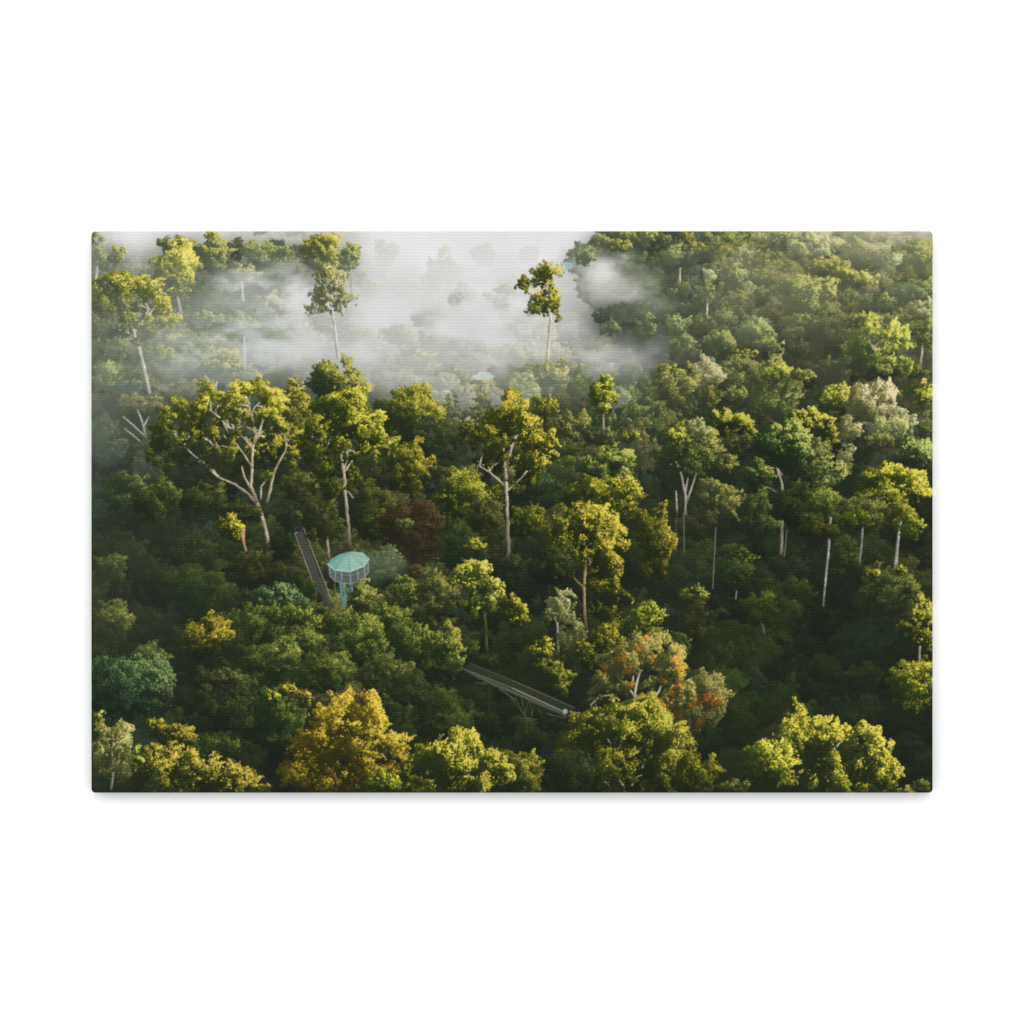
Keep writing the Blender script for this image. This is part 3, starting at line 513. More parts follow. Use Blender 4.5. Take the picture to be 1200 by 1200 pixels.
# ---- the lookout tower, the left walkway
def tower():
    t = motif('printed_tower', 'blue green lookout tower with an eight sided roof above the trees')
    post = motif('support_post', None, t); 
    for xa, xb, c in ((398.2,401.5,(66,112,146)),(402.5,404.5,(84,134,168)),(409.5,409.8,(60,104,128)),(412.2,412.6,(118,158,184))):
        stroke(xa, 681, xb, 712 if xa < 405 else 696, 2.0, c, post)
    for a in ((399,684,404,694),(404,684,400,694),(400,696,405,706),(405,696,401,706),(409,683,413,692)): stroke(*a, .6, (110,146,164), None, .7)
    stroke(399.2,681,402.4,712,.7,(126,166,192),None); stroke(405.8,695,405,708,1.0,(160,150,130),None,.8)
    stroke(391.5,678,394,705,1.2,(104,92,86),None,.8)
    deck = motif('railing', None, t)
    ring = [(384,661),(386,674.5),(392,680),(400,683),(409,684),(418,682),(427,677),(432,669.5),(433,655)]
    poly(ring + [(409,655)], (66,76,84), deck, 1, .25)
    for a, b in (((384,664),(391,670)),((391,670),(400,673)),((400,673),(411,674)),((411,674),(420,672)),((420,672),(432,664))):
        stroke(*a, *b, .9, (118,138,146), None, .7)
    for a, b in zip(ring[1:-2], ring[2:-1]): stroke(*a, *b, 1.3, (150,146,128), None, .85)
    for x, y0, y1 in ((386,664,673),(392.5,668,678),(400,669,681),(410.2,669,683),(419,667,680),(427,661,675),(431,658,669)):
        stroke(x, y0, x + .4, y1, 1.5, (132,156,166), None, .7)
    for q in range(16): stroke(386 + q * 2.9, 670 + 8 * math.sin(q / 15 * math.pi), 386 + q * 2.9, 674.5 + 8 * math.sin(q / 15 * math.pi) - 1, .5, (120,136,140), None, .7)
    roof = motif('roof', None, t)
    rim = [(383.3,660.8),(388,655),(397,649.5),(411,646),(424.5,647),(432.5,654.3),(426,663.5),(409.8,670),(392,668)]
    ap = (408,647.5)
    cols = {0:(92,146,146),1:(104,154,152),2:(122,166,162),3:(130,172,164),4:(130,170,162),5:(128,168,160),6:(134,174,164),7:(122,168,160),8:(100,154,152)}
    for q in range(9): poly([rim[q], rim[(q + 1) % 9], ap], cols[q], roof, 1, .22, q)
    for q in (0,5,6,7,8): stroke(*ap, *rim[q], .8, (74,138,142), None, .8, 1.5)
    stroke(*ap, 398, 667.5, .6, (96,160,160), None, .5); 
    for a, b in ((0,8),(8,7),(7,6),(6,5)): stroke(rim[a][0], rim[a][1], rim[b][0], rim[b][1], 1.2, (186,204,188), roof, .9)
    stroke(rim[0][0], rim[0][1]+1.4, rim[8][0], rim[8][1]+1.4, 1, (52,62,66), None, .8); stroke(rim[8][0], rim[8][1]+1.4, rim[7][0], rim[7][1]+1.4, 1, (52,62,66), None, .8); stroke(rim[7][0], rim[7][1]+1.4, rim[6][0], rim[6][1]+1.4, 1, (58,66,70), None, .8)


def walkway_by_tower():
    w = motif('printed_walkway', 'long narrow grey treetop walkway running down to the lookout tower')
    poly([(339,592),(343,590),(353,618),(346,622)], (44,46,48), w, .7, .3)
    poly([(345,624.5),(356,618.5),(389.5,706),(393,711),(381,716),(376,709)], (42,45,44), w, .6, .3)
    poly([(347.8,625),(353.2,621.5),(386.5,706.5),(380.5,712)], (58,57,61), None, .92, .3)
    rg = np.random.RandomState(5)
    for q in range(44):
        f = q / 44.; j = rg.uniform(-.3, .3)
        stroke(348 + 32.5 * f, 625.5 + 85 * f + j, 353.4 + 33 * f, 622.5 + 84.5 * f + j, .55, (38,38,42) if q % 2 else (64,62,66), None, rg.uniform(.15, .5))
    r = motif('handrail', None, w)
    stroke(341,600,346,624,.7,(84,86,80),r,.6); stroke(345,624,378,712,1.2,(140,134,124),r,.85); stroke(348.5,623,381,711,.6,(74,72,72),None,.6)
    stroke(349,601,355,619,.7,(80,82,78),r,.6); stroke(355.5,618,389,705,1.1,(146,140,130),r,.85); stroke(352,620,385.5,708,.5,(78,76,74),None,.6)
    for q in range(18):
        f = q / 17.
        stroke(345 + 33 * f, 624 + 88 * f, 348 + 33 * f, 623.5 + 88 * f, .45, (100,96,90), None, .6); stroke(355.5 + 33.5 * f, 618 + 87 * f, 352.5 + 33.5 * f, 620.5 + 87 * f, .45, (100,96,90), None, .6)
    stroke(378,711,398,714,.8,(92,88,84),r,.6); stroke(388,704,401,707.5,.8,(88,84,82),r,.6); stroke(379,715,392,716,.7,(80,78,76),None,.5)
    stroke(345.5,624.5,349,623.5,1.3,(156,154,146),None,.8); stroke(361.5,639,363.5,641,1.0,(130,126,118),None,.7); stroke(352,647,355,648.5,1.0,(112,112,92),None,.7)


def walkway_low():
    w = motif('printed_walkway', 'thin mesh sided walkway crossing the dark gap at the lower centre')
    for x, y0, y1 in ((573,803,850),(552,812,842),(617,842,876),(624,842,878),(631,842,872)):
        stroke(x, y0, x + 1, y1, .9, (66,68,68), None, .4)
    poly([(541,783),(552,777.5),(674,830),(664,838)], (46,49,44), w, .6, .5)
    poly([(538,782),(660,834),(663,840),(610,816.5),(580,804),(556,792)], (92,92,82), w, .6, .8)
    for q in range(40):
        f = q / 40.; x = 540 + 120 * f; y = 783 + 52 * f; stroke(x, y, x + 1.5, y + 4 + 2 * math.sin(f * 3), .5, (104,106,96), None, .45)
    r = motif('handrail', None, w)
    stroke(538,781.5,600,806,.8,(128,132,130),r,.85); stroke(600,806,660,833.5,1.2,(156,158,150),r,.9)
    stroke(550,776.5,600,797,.7,(90,98,84),r,.75); stroke(600,797,674,829.5,.9,(116,122,92),r,.85)
    for q in range(22):
        f = q / 22.; x = 552 + 122 * f; y = 777 + 52.5 * f; stroke(x, y, x - 1, y + 4, .4, (88,92,74), None, .5)
    b = motif('support_brace', None, w)
    for a in ((598,817,618,842),(604,817,613,838),(611,818,616,840),(619,822,614,838),(620,820,624,838),(626,826,622,842),(631,830,636,840)): stroke(*a, .8, (112,116,88), b, .5, .6)
    stroke(556,800,570,801,.8,(110,112,108),None,.7); stroke(585,807,604,820,1.0,(112,114,104),b,.7); stroke(640,836,664,842,1.1,(116,118,112),b,.8)
    stroke(610,841,632,843,1.0,(84,84,76),None,.7)
    for x in (616,623,631): stroke(x,842,x + .8,876,.9,(62,62,58),b,.4)
    p = motif('printed_person', 'tiny pale figure at the lower end of the walkway'); poly([(659.5,831.5),(662.5,830),(665,832),(664.5,836),(660,837)], (196,190,196), p, .9); p = motif('printed_person', 'tiny pinkish figure at the lower end of the walkway'); poly([(667,833),(669.5,832),(671,835),(669,838.5),(666.5,838)], (196,150,136), p, .85); poly([(665,835),(668,836),(667,840),(664.5,840)], (58,48,44), p, .8)


hero(164,445,660,22,24,'bgreen',.22,1.1,.08,leaf=1.5)
at(165, walkway_by_tower)
hero(165.35,338,690,18,20,'dark',.1,.7,0,leaf=1.6); hero(165.4,330,640,14,18,'dark',.12,.6,0,leaf=1.6)
hero(165.5,347,606,8,9,'olive',.3,.8,0,leaf=1.5); hero(165.6,341,640,9,14,'dark',.2,.8,0,leaf=1.5); hero(165.7,362,690,10,14,'green',.16,.8,0,leaf=1.5); hero(165.8,366,628,6,10,'olive',.3,.8,0,leaf=1.5)
at(166, tower)
hero(166.5,380,716,10,6,'green',.3,.9,0,leaf=1.5); hero(166.5,374,700,5,8,'dark',.2,.8,0,leaf=1.4)
at(166.2, lambda: fog([(436,660,44,16,.15),(470,672,34,12,.12)], (170,176,170), 31, .5, 20))
hero(167,322,705,40,22,'teal',.35,1.1,.0,leaf=2.3,cover=.7,label='broad leaved blue green tree left of the tower'); hero(167.3,305,735,34,22,'green',.28,1.05,0,leaf=1.7); hero(167.5,240,745,27,22,'gold',.32,.8,0,leaf=1.7,label='olive gold bush on the shaded left slope'); hero(167.6,338,722,14,10,'lime',.42,.9,0,leaf=1.7); hero(167.7,130,725,26,24,'olive',.2,.9,.06,leaf=1.6); hero(167.7,180,770,22,16,'green',.2,.9,.08,leaf=1.6)
hero(168,473,688,17,19,'green',.42,1.0,0,leaf=1.6,label='round bright green treetop right of the tower'); hero(168.2,512,694,24,25,'olive',.4,1.0,0,leaf=1.6,label='dull olive domed tree in the lower centre'); hero(168.4,555,640,18,9,'gold',.4,.8,0,leaf=1.6); hero(168.5,486,670,12,8,'brown',.3,.7,0,leaf=1.5)
hero(168.8,556,682,31,28,'lime',.68,.95,0,leaf=1.75,lobes=[(555,666,11),(563,668,11),(546,672,11),(536,680,9),(556,682,11),(568,676,9),(548,690,8),(572,700,9),(571,712,11),(576,704,8),(543,705,8),(556,718,7),(560,700,6),(582,690,8),(586,697,7)],limbs=[lim('571,770 569,735 566,700',2.2,2)],bark=(70,84,50),label='bright yellow green tree in the lower centre'); hero(168.9,605,712,15,20,'gold',.62,.7,0,leaf=1.75,label='small golden tree right of the bright yellow green one',gap=.1)
hero(169,429,700,19,21,'olive',.55,1.05,0,leaf=1.6,lobe=1.1,label='olive rounded treetop covering the foot of the tower'); hero(169.2,455,730,34,22,'green',.26,1.0,0,leaf=1.7); hero(169.3,395,728,32,18,'green',.26,1.0,0,leaf=1.7); hero(169.4,350,745,32,22,'green',.32,1.0,0,leaf=1.7); hero(169.5,425,748,30,26,'green',.34,1.0,0,leaf=1.7,label='leafy green tree in the middle of the lower mass'); hero(169.6,485,745,26,28,'green',.34,1.0,0,leaf=1.7); hero(169.7,520,760,26,28,'green',.42,.95,0,leaf=1.75,label='yellow tipped green tree left of the lower walkway'); hero(169.8,320,770,34,22,'green',.24,.95,0,leaf=1.7); hero(169.9,385,785,36,22,'green',.26,.95,0,leaf=1.7); hero(169.95,450,790,34,22,'olive',.18,.8,0,leaf=1.7); hero(169.97,340,722,40,14,'green',.28,1.1,0,leaf=1.7)
hero(170,656,716,20,27,'pale',.55,.9,0,leaf=2.0,gap=.2,cover=.8,limbs=[lim('653,728 654,770',1.6,1.8)],bark=(190,190,186),label='small pale leaved tree on a thin white trunk'); hero(170.1,672,745,18,18,'pale',.4,.8,0,leaf=1.9,gap=.25)
hero(170.3,634,762,15,22,'gold',.6,.75,0,leaf=1.75,label='small golden tree above the lower walkway'); hero(170.5,655,795,18,22,'gold',.55,.7,0,leaf=1.75); hero(170.7,688,762,17,17,'gold',.62,.8,0,leaf=1.7); hero(170.8,710,748,19,19,'gold',.5,.8,0,leaf=1.7); hero(171,758,728,22,24,'lime',.52,.8,0,leaf=2.0,gap=.25,cover=.8,label='leafy yellow green tree above the orange flowering one'); hero(171.2,795,755,16,20,'green',.25,.8,0,leaf=1.8)
hero(171.5,510,835,30,32,'green',.16,.75,0,leaf=1.7); hero(171.6,462,830,20,18,'green',.26,.85,0,leaf=1.7); hero(171.7,480,818,24,14,'dark',.2,.8,0,leaf=1.7)
at(172, walkway_low)
hero(172.3,534,779,13,14,'green',.42,1,0,leaf=1.6); hero(172.4,672,843,13,10,'gold',.6,.8,0,leaf=1.6); hero(172.5,645,848,16,12,'dark',.15,.6,0,leaf=1.6); hero(172.6,628,872,20,14,'dark',.12,.6,0,leaf=1.6); hero(172.7,572,852,22,16,'dark',.1,.55,0,leaf=1.6)
hero(173,820,828,30,50,'bloom',.42,.75,0,leaf=1.9,gap=.15,spots=[(830,818,7),(840,822,6),(813,822,7),(800,812,8),(838,865,7),(795,838,6),(845,875,5),(820,848,5)],label='second orange flecked tree, darker, right of the flowering one')
hero(174,752,788,56,48,'bloom',.66,.8,0,leaf=1.9,seed=2,gap=.14,
     lobes=[(745,756,14),(760,752,12),(772,758,13),(735,766,13),(785,768,12),(795,775,10),(755,770,13),(770,778,12),(725,778,12),(712,786,11),(740,784,11),(792,790,11),(780,798,10),(705,798,10),(720,802,10),(735,805,9),(798,805,9),(775,820,9),(790,822,10),(760,800,7),(700,810,8),(812,815,9),(715,770,9)],
     spots=[(735,788,6),(742,800,5),(728,770,6),(793,776,7),(800,786,6),(796,800,6),(788,810,5),(776,802,6),(770,825,7),(780,826,6),(793,832,6),(748,760,5),(705,785,5),(690,828,5),(765,770,4),(757,745,5)],
     limbs=[lim('743,828 744,810 746,800 750,785',2.8,1.4),lim('743,815 738,808 734,802',1.6,.9),lim('746,815 755,823 765,820 772,810 774,804',2.0,1.2),lim('692,826 702,816 715,814 726,820',1.8,1.2),lim('740,803 742,792',1.2,.8)],bark=(214,196,184),label='pale tree dotted with orange blossom in the lower right centre')
# ---- foreground row
hero(175,150,812,54,43,'teal',.42,1.05,0,leaf=2.2,cover=.8,label='broad blue green tree at the lower left edge'); hero(175.2,262,822,38,42,'dark',.3,1.0,0,leaf=2.1,cover=.8,label='drooping dark green tree at the lower left'); hero(175.3,262,795,22,12,'olive',.35,.95,0,leaf=1.8); hero(175.4,330,840,30,42,'green',.5,.75,0,leaf=1.9,rim=.2,label='green tree with golden tips left of the orange gold one')
hero(175.42,338,808,14,8,'gold',.95,.8,0,leaf=1.8); hero(175.43,318,816,11,7,'gold',.9,.8,0,leaf=1.8); hero(175.44,355,820,10,16,'gold',.7,.8,0,leaf=1.8)
hero(175.5,1078,735,24,32,'gold',.82,.85,0,leaf=1.8,lobes=[(1080,708,8),(1072,718,9),(1084,718,10),(1090,728,10),(1076,730,10),(1062,735,8),(1068,745,9),(1082,744,10),(1090,755,9),(1052,738,5),(1078,758,8)],limbs=[lim('1077,775 1078,752',1.6,1.4)],label='bright golden tree at the right edge'); hero(175.7,1076,808,31,44,'gold',.55,.8,0,leaf=1.9,rim=.15,gap=.08,limbs=[lim('1074,835 1080,815 1085,800',1.6,1)],label='tall gold and green tree at the right edge, under the brightest golden one')
hero(176,205,862,25,20,'gold',.62,.8,0,leaf=1.9,label='golden green bush behind the lit foliage at bottom left'); hero(176.2,250,880,34,20,'green',.22,.8,0,leaf=1.9); hero(176.3,183,850,14,10,'gold',.75,.8,0,leaf=1.9)
hero(177,115,850,9,20,'lime',.8,.9,0,leaf=1.9); hero(177.2,134,885,30,42,'tan',.62,.8,0,leaf=1.8,gap=.3,limbs=[lim('130,925 133,900 131,880 134,865',2.0,1.2),lim('117,905 116,888 120,872',1.8,1),lim('136,898 140,880',1.2,.8)],bark=(226,206,190),label='pale thin leaved tree in the bottom left corner')
hero(178,226,908,78,36,'gold',.85,.8,0,leaf=1.9,seed=3,gap=.1,lobes=[(185,885,12),(200,884,13),(176,895,12),(190,900,13),(215,890,12),(230,898,13),(205,908,14),(225,912,13),(245,900,13),(260,905,13),(245,916,13),(275,908,11),(290,908,10),(298,920,10),(280,922,10),(262,922,11),(170,912,12),(185,922,11),(163,905,10),(160,925,9),(305,915,7),(212,925,11)],label='sunlit yellow green foliage along the bottom left'); hero(178.2,160,890,8,20,'lime',.9,.9,0,leaf=2.2)
hero(179,408,878,76,62,'orange',.8,.8,0,leaf=2.0,seed=4,gap=.06,lobes=[(395,828,14),(410,824,13),(425,826,13),(380,842,15),(398,845,15),(418,842,15),(436,838,12),(365,858,15),(385,865,16),(405,862,16),(428,858,15),(448,856,13),(355,878,15),(375,885,16),(398,885,16),(420,882,16),(442,878,15),(460,870,12),(470,885,11),(350,900,15),(370,908,16),(395,910,16),(418,905,16),(440,905,15),(458,905,12),(343,915,12),(462,922,10),(366,925,12),(410,926,12)],label='large orange gold tree at the bottom')
hero(180,605,908,36,34,'gold',.5,.75,0,leaf=1.9,label='shaded golden tree at the bottom centre'); hero(180.3,530,900,66,44,'gold',.9,.8,0,leaf=1.9,seed=2,gap=.05,lobes=[(537,866,13),(528,874,12),(548,872,12),(508,876,12),(500,884,12),(516,888,12),(562,878,11),(572,884,11),(556,890,13),(538,890,13),(490,898,14),(480,908,12),(505,904,14),(524,906,14),(545,908,14),(566,902,13),(580,895,10),(572,918,12),(550,922,12),(526,922,12),(500,920,12),(470,920,12),(584,912,9)],label='dense golden clumped tree at the bottom centre'); hero(180.5,450,918,28,16,'gold',.5,.8,0,leaf=1.9); hero(180.6,588,905,12,20,'gold',.95,.8,0,leaf=1.9)
hero(181,735,884,86,62,'gold',.7,.74,0,leaf=1.8,seed=9,rim=.25,lobes=[(720,838,14),(738,832,15),(756,836,15),(772,844,14),(700,846,14),(684,856,14),(670,868,14),(660,884,13),(656,902,13),(652,920,14),(718,856,17),(742,852,17),(764,860,16),(785,858,14),(795,872,14),(800,888,14),(702,868,17),(726,874,18),(752,876,18),(776,880,17),(684,884,17),(708,892,18),(734,898,18),(762,900,18),(786,902,16),(680,908,18),(706,916,18),(732,922,18),(760,922,18),(786,922,16),(668,924,14),(806,905,12)],blit=.6,limbs=[lim('718,890 717,875 712,866',1.5,1),lim('726,890 727,872',1.2,1),lim('712,920 704,910',1.6,1.4),lim('730,920 722,908',1.6,1.4),lim('683,910 678,905',1.6,1.4),lim('752,900 756,890',1.4,1),lim('740,920 746,910 752,908',1.4,1)],bark=(206,186,164),label='huge round green gold tree at the bottom right of centre'); hero(181.4,815,910,30,28,'gold',.42,.7,0,leaf=1.8); hero(181.6,665,910,30,28,'dark',.2,.7,0,leaf=1.7)
hero(182,960,888,78,54,'gold',.84,.85,0,leaf=1.95,seed=6,gap=.12,lobes=[(940,840,11),(930,848,12),(946,852,12),(960,846,11),(922,858,11),(938,866,13),(958,862,13),(974,858,12),(988,866,11),(918,872,10),(1000,868,9),(1014,862,11),(1028,870,12),(1020,880,12),(1035,885,10),(1000,884,12),(980,880,12),(960,882,12),(940,885,12),(955,900,12),(980,900,12),(1005,902,12),(1028,902,12),(1045,900,10),(1052,915,11),(1035,918,12),(1010,920,12),(985,920,12),(958,920,12),(1062,924,8)],limbs=[lim('968,866 969,856 964,846',1.6,.9),lim('975,880 982,872 988,866',1.5,.8),lim('983,922 984,905 990,895',1.6,1)],bark=(212,204,190),label='large lit yellow green tree at the bottom right'); hero(182.3,902,898,34,34,'gold',.75,.85,0,leaf=1.9,label='rounded yellow green tree left of the largest lit tree at the bottom right'); hero(182.5,860,922,24,10,'olive',.5,.8,0,leaf=1.8); hero(182.6,1080,922,14,10,'olive',.45,.8,0,leaf=1.8)


def far_roof(x, y, w, h, z):
    def go():
        t = motif('printed_roof', 'pale blue roof half lost in the mist' if y < 400 else 'pale blue hut roof on the misty valley floor')
        poly([(x - w, y + h * .3), (x - w * .2, y - h), (x + w * .5, y - h * .8), (x + w, y + h * .2), (x + w * .5, y + h), (x - w * .6, y + h)], (158,196,216) if y < 400 else (184,202,214), t, .7)
        poly([(x - w, y + h * .3), (x - w * .2, y - h), (x - w * .2, y + h)], (186,210,224), None, .4)
    at(z, go)
far_roof(664, 311, 9, 4.5, 131.2); far_roof(566, 440, 14, 5, 129.95)


def paint():
    global MIST
    MIST = motif('printed_mist')
    gy, gx = np.mgrid[0:PH:16, 0:PW:16]
    g = np.zeros(gy.shape + (3,), np.float32)
    for (j, i), _ in np.ndenumerate(gy):
        h = region(X0 + i * 16 / S, Y0 + j * 16 / S, np.random.RandomState(1))[2]
        g[j, i] = np.array([30, 36, 30]) * (1 - h) + np.array([172, 180, 182]) * h
    INK[:] = np.repeat(np.repeat(g, 16, 0), 16, 1)[:PH, :PW]
    IDM[:] = BG
    fillers()
    for z, f in sorted(T, key=lambda q: q[0]): f()
    # the whole print: leaf-scale softness of a photograph
    out = INK
    e = np.pad(out, ((1, 1), (1, 1), (0, 0)), mode='edge')
    e = e[:, 1:-1] * .5 + e[:, :-2] * .25 + e[:, 2:] * .25
    out = e[1:-1] * .5 + e[:-2] * .25 + e[2:] * .25
    out = np.clip(out, 0, 255) / 255                # the print's tone: open shadows, a little warmth
    lum = out.mean(2, keepdims=True)
    out = (.9 * out ** .88 + .1 * out * out * (3 - 2 * out)) * (1 + (1 - lum) * np.array([.05, .03, -.1], np.float32))
    g = out.mean(2, keepdims=True); out = g + (out - g) * 1.0
    return np.clip(9 + out * 246, 0, 255)


# ------------------------------------------------------------------ the scene
import bpy

MM = 0.001
CXL, CZL = 600.0, 600.0                 # the print is centred on the wall; one image pixel is taken as one mm
THICK, FRONT = 0.020, -0.0210           # canvas depth and the y of its face (wall face at y = 0)
CORNER, ROUND = 4.6 * MM, 1.7 * MM
LIFT = 1.0                              # reflectance of the ink for a display value of 1

scene = bpy.context.scene
col = scene.collection


def link(name, mesh, parent=None):
    o = bpy.data.objects.new(name, mesh); col.objects.link(o)
    if parent: o.parent = parent
    return o


def mesh_from(name, verts, faces, mat, smooth=False):
    me = bpy.data.meshes.new(name); me.from_pydata(verts, [], faces); me.update()
    me.materials.append(mat)
    if smooth: me.shade_smooth()
    return me


# ---- materials
def ink_material(img):
    m = bpy.data.materials.new('printed_canvas'); m.use_nodes = True
    n, l = m.node_tree.nodes, m.node_tree.links
    b = n['Principled BSDF']; b.inputs['Roughness'].default_value = 0.85; b.inputs['Specular IOR Level'].default_value = INK_SPEC
    tc = n.new('ShaderNodeTexCoord'); uv = n.new('ShaderNodeUVMap'); uv.uv_map = 'print'
    t = n.new('ShaderNodeTexImage'); t.image = img; t.interpolation = 'Cubic'; t.extension = 'EXTEND'
    l.new(uv.outputs[0], t.inputs[0])
    # the weave of the cloth: weft ribs every few millimetres, finer warp across them
    sep = n.new('ShaderNodeSeparateXYZ'); l.new(tc.outputs['Object'], sep.inputs[0])
    nz = n.new('ShaderNodeTexNoise'); nz.inputs['Scale'].default_value = 55; nz.inputs['Detail'].default_value = 3; l.new(tc.outputs['Object'], nz.inputs['Vector'])

    def math_(op, a, b2=None, c=None):
        q = n.new('ShaderNodeMath'); q.operation = op
        for k, v in enumerate((a, b2, c)):
            if v is None: continue
            if isinstance(v, (int, float)): q.inputs[k].default_value = v
            else: l.new(v, q.inputs[k])
        return q.outputs[0]

    def rib(axis, period, wob):
        ph = math_('MULTIPLY', axis, 2 * math.pi / period)
        ph = math_('ADD', ph, math_('MULTIPLY', nz.outputs[0], wob))
        return math_('SINE', ph)
    weft = rib(sep.outputs[2], 0.00355, 4.0); warp = rib(sep.outputs[0], 0.0031, 5.0)
    n2 = n.new('ShaderNodeTexNoise'); n2.inputs['Scale'].default_value = 320; n2.inputs['Detail'].default_value = 2; l.new(tc.outputs['Object'], n2.inputs['Vector'])
    amp = math_('MULTIPLY', math_('ADD', n2.outputs[0], -0.12), 1.5)
    w = math_('ADD', math_('MULTIPLY', math_('MULTIPLY', weft, amp), WEFT), math_('MULTIPLY', warp, WARP))
    mul = n.new('ShaderNodeVectorMath'); mul.operation = 'SCALE'
    l.new(t.outputs[0], mul.inputs[0]); l.new(math_('MULTIPLY', math_('ADD', w, 1.0), GAIN), mul.inputs['Scale'])
    add = n.new('ShaderNodeVectorMath'); add.operation = 'ADD'; l.new(mul.outputs[0], add.inputs[0])
    cx = n.new('ShaderNodeCombineXYZ'); fl = math_('MULTIPLY', w, 0.018)
    for k in range(3): l.new(fl, cx.inputs[k])
    l.new(cx.outputs[0], add.inputs[1])
    l.new(add.outputs[0], b.inputs['Base Color'])
    bp = n.new('ShaderNodeBump'); bp.inputs['Strength'].default_value = 0.25; bp.inputs['Distance'].default_value = 0.0003
    l.new(w, bp.inputs['Height']); l.new(bp.outputs[0], b.inputs['Normal'])
    return m


def plain(name, rgb, rough=0.9, noise=0.0, scale=40):
    m = bpy.data.materials.new(name); m.use_nodes = True
    n, l = m.node_tree.nodes, m.node_tree.links; b = n['Principled BSDF']
    b.inputs['Roughness'].default_value = rough; b.inputs['Specular IOR Level'].default_value = 0.1
    nz = n.new('ShaderNodeTexNoise'); nz.inputs['Scale'].default_value = scale
    rp = n.new('ShaderNodeValToRGB')
    rp.color_ramp.elements[0].color = tuple(c * (1 - noise) for c in rgb) + (1,)
    rp.color_ramp.elements[1].color = tuple(min(1, c * (1 + noise)) for c in rgb) + (1,)
    l.new(nz.outputs[0], rp.inputs[0]); l.new(rp.outputs[0], b.inputs['Base Color'])
    return m


GAIN, WEFT, WARP, INK_SPEC = 0.66, 0.085, 0.02, 0.0
picture = paint()
img = bpy.data.images.new('print_ink', PW, PH, alpha=False)
buf = np.ones((PH, PW, 4), np.float32); buf[..., :3] = picture[::-1] / 255.0
img.pixels.foreach_set(buf.ravel()); img.update(); img.pack()
INKMAT = ink_material(img)
WALL = plain('white_paint', (0.86, 0.865, 0.865), 0.9, 0.004, 30)
WOOD = plain('pine_bar', (0.55, 0.40, 0.24), 0.7, 0.2, 60)


def set_uv(me):
    n = len(me.loops); vi = np.empty(n, np.int32); me.loops.foreach_get('vertex_index', vi)
    co = np.empty(len(me.vertices) * 3, np.float32); me.vertices.foreach_get('co', co); co = co.reshape(-1, 3)
    w, h = (X1 - X0) * MM, (Y1 - Y0) * MM
    uv = np.empty((len(co), 2), np.float32)
    uv[:, 0] = co[:, 0] / w + .5; uv[:, 1] = co[:, 2] / h + .5
    lay = me.uv_layers.new(name='print'); lay.data.foreach_set('uv', np.ascontiguousarray(uv[vi]).ravel())


# ---- wall
S_ = 6.0
wall = link('wall', mesh_from('wall', [(-S_, 0, -S_), (S_, 0, -S_), (S_, 0, S_), (-S_, 0, S_), (-S_, .1, -S_), (S_, .1, -S_), (S_, .1, S_), (-S_, .1, S_)],
            [(0, 1, 2, 3), (5, 4, 7, 6), (4, 5, 1, 0), (3, 2, 6, 7), (4, 0, 3, 7), (1, 5, 6, 2)], WALL))
wall['kind'] = 'structure'; wall['label'] = 'plain white wall behind the canvas print'

# ---- the canvas
root = link('canvas_print', None)
root.empty_display_size = 0.1
root['label'] = 'wide canvas print of a misty rainforest with a lookout tower, on a white wall'
root['category'] = 'canvas print'
HW, HH = (X1 - X0) / 2 * MM, (Y1 - Y0) / 2 * MM


def outline(inset, seg=8):
    r = max(0.0012, CORNER - inset); pts = []
    for cx, cz, a0 in ((HW - inset - r, HH - inset - r, 0), (-HW + inset + r, HH - inset - r, 90), (-HW + inset + r, -HH + inset + r, 180), (HW - inset - r, -HH + inset + r, 270)):
        for k in range(seg + 1):
            a = math.radians(a0 + 90 * k / seg); pts.append((cx + r * math.cos(a), cz + r * math.sin(a)))
    return pts


rings = [(0.0, FRONT + THICK)] + [(ROUND * (1 - math.sin(math.radians(a))), FRONT + ROUND * (1 - math.cos(math.radians(a)))) for a in (90, 70, 50, 30, 15, 0)]
verts, faces = [], []
for ins, y in rings: verts += [(x, y, z) for x, z in outline(ins)]
N = len(outline(0))
for k in range(len(rings) - 1):
    for i in range(N):
        j = (i + 1) % N; faces.append((k * N + i, k * N + j, (k + 1) * N + j, (k + 1) * N + i))
faces.append(tuple((len(rings) - 1) * N + i for i in range(N)))
me = mesh_from('stretched_canvas', verts, faces, INKMAT); set_uv(me)
for p in me.polygons: p.use_smooth = len(p.vertices) == 4
body = link('stretched_canvas', me, root)
bars = []
bv, bf = [], []
def box(x0, x1, z0, z1, y0, y1):
    o = len(bv)
    bv.extend([(x, y, z) for y in (y0, y1) for x, z in ((x0, z0), (x1, z0), (x1, z1), (x0, z1))])
    bf.extend([tuple(o + i for i in f) for f in ((0, 1, 2, 3), (7, 6, 5, 4), (4, 5, 1, 0), (5, 6, 2, 1), (6, 7, 3, 2), (7, 4, 0, 3))])
for args in ((-HW + .004, HW - .004, HH - .042, HH - .004), (-HW + .004, HW - .004, -HH + .004, -HH + .042), (-HW + .004, -HW + .042, -HH + .043, HH - .043), (HW - .042, HW - .004, -HH + .043, HH - .043)):
    bv, bf = [], []; box(*args, FRONT + .002, -0.0022)
    link('stretcher_bar', mesh_from('stretcher_bar', bv, bf, WOOD), root)

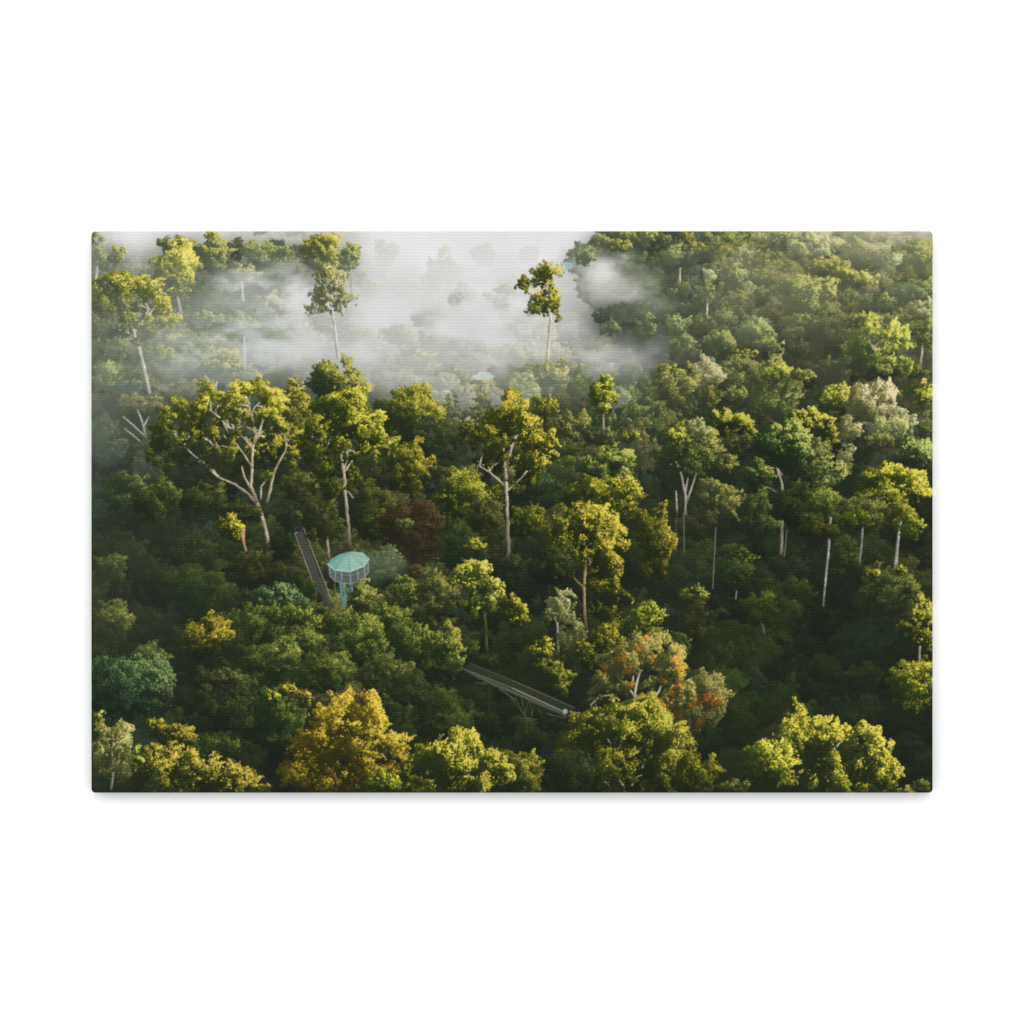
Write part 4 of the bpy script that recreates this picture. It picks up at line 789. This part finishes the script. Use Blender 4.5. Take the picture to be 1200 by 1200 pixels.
# ---- printed motifs: each one its own patch of ink lying on the face of the canvas
STEP = 2
ids = IDM[::STEP, ::STEP]
gh, gw = ids.shape
xe = np.minimum(np.arange(gw + 1) * STEP / S, X1 - X0) * MM - HW
ze = HH - np.minimum(np.arange(gh + 1) * STEP / S, Y1 - Y0) * MM
B = 3                                   # cells of plain cloth left at the rounded rim
use = np.zeros(ids.shape, bool); use[B:gh - B, B:gw - B] = True
for sy in (0, 1):
    for sx in (0, 1):
        q = use[:8, :8] if not (sy or sx) else use[-8:, :8] if (sy and not sx) else use[:8, -8:] if (sx and not sy) else use[-8:, -8:]
        yy, xx = np.mgrid[0:8, 0:8]
        yy = 7 - yy if sy else yy; xx = 7 - xx if sx else xx
        q &= (yy + xx) > 7
YI = FRONT - 0.00012


def patch(name, mask):
    ys, xs = np.nonzero(mask)
    corner = np.stack([(ys + 1) * (gw + 1) + xs, (ys + 1) * (gw + 1) + xs + 1, ys * (gw + 1) + xs + 1, ys * (gw + 1) + xs], 1)
    used, inv = np.unique(corner.ravel(), return_inverse=True)
    co = np.stack([xe[used % (gw + 1)], np.full(len(used), YI), ze[used // (gw + 1)]], 1).astype(np.float32)
    me = bpy.data.meshes.new(name)
    me.vertices.add(len(co)); me.vertices.foreach_set('co', co.ravel())
    nf = len(ys)
    me.loops.add(nf * 4); me.loops.foreach_set('vertex_index', inv.astype(np.int32).ravel())
    me.polygons.add(nf); me.polygons.foreach_set('loop_start', np.arange(0, nf * 4, 4, dtype=np.int32))
    me.update(calc_edges=True); me.materials.append(INKMAT); set_uv(me)
    return me


def pieces(mask):
    """connected pieces of a motif, largest first"""
    todo = set(zip(*map(list, np.nonzero(mask)))); out = []
    while todo:
        seed = todo.pop(); comp = [seed]; st = [seed]
        while st:
            y, x = st.pop()
            for q in ((y + 1, x), (y - 1, x), (y, x + 1), (y, x - 1)):
                if q in todo: todo.remove(q); st.append(q); comp.append(q)
        out.append(comp)
    return sorted(out, key=len, reverse=True)


def as_mask(comp):
    m = np.zeros(ids.shape, bool); a = np.array(comp); m[a[:, 0], a[:, 1]] = True
    return m


# scraps too small to read as a motif go back to the forest
ids = ids.copy(); extra = {}
for i in range(2, len(MOTIFS)):
    pc = pieces((ids == i) & use)
    if not pc: continue
    sub = MOTIFS[i][0] in ('trunk', 'handrail', 'support_brace', 'support_post')
    keep = [p for k, p in enumerate(pc) if k == 0 or (len(p) >= 14 if sub else len(p) >= .2 * len(pc[0]))]
    for p in pc:
        if p not in keep:
            a = np.array(p); ids[a[:, 0], a[:, 1]] = BG
    if sub: extra[i] = keep
made = {}
counts = np.bincount(np.where(use, ids, 0).ravel(), minlength=len(MOTIFS))
kids = {}
for i in range(1, len(MOTIFS)):
    if MOTIFS[i][2] and counts[i] >= 6: kids.setdefault(MOTIFS[i][2], []).append(i)
for i in range(1, len(MOTIFS)):
    kind, label, par = MOTIFS[i]
    if counts[i] < 6 and i not in kids: continue
    if par and par not in made: continue
    if i in extra:                      # limbs seen apart are pieces of their own
        for k, p in enumerate(extra[i]):
            o = link('branch' if k and kind == 'trunk' else kind, patch(kind, as_mask(p)), made[par])
        made[i] = o
        continue
    me = patch(kind, (ids == i) & use) if (ids == i).any() else None
    o = link(kind, me, made[par] if par else root)
    if label: o['label'] = label
    if kind == 'printed_forest': o['kind'] = 'stuff'
    made[i] = o

# ---- light: white studio, soft boxes above and at both sides
world = bpy.data.worlds.new('World'); scene.world = world; world.use_nodes = True
bg = world.node_tree.nodes['Background']; bg.inputs[0].default_value = (1, 1, 1, 1); bg.inputs[1].default_value = 0.86


def softbox(name, loc, size, energy, target=(0, 0, 0)):
    d = bpy.data.lights.new(name, 'AREA'); d.shape = 'RECTANGLE'; d.size, d.size_y = size; d.energy = energy
    o = bpy.data.objects.new(name, d); col.objects.link(o); o.location = loc
    from mathutils import Vector
    o.rotation_euler = (Vector(target) - Vector(loc)).to_track_quat('-Z', 'Y').to_euler()


softbox('softbox_above', (0, -3.6, 3.0), (5.0, 3.6), 122)
softbox('softbox_side', (-3.4, -3.2, 0.2), (1.8, 2.8), 57)
softbox('softbox_side', (3.2, -3.2, 0.2), (1.8, 2.8), 46)

# ---- camera
cam = bpy.data.cameras.new('camera'); cam.sensor_width = 36; cam.clip_end = 100
DIST = 5.0; cam.lens = 36 * (DIST + FRONT) / 1.2
co = bpy.data.objects.new('camera', cam); col.objects.link(co)
co.location = (0, -DIST, 0); co.rotation_euler = (math.radians(90), 0, 0)
scene.camera = co

scene.view_settings.view_transform = 'Standard'; scene.view_settings.look = 'None'
scene.view_settings.exposure = 0; scene.view_settings.gamma = 1
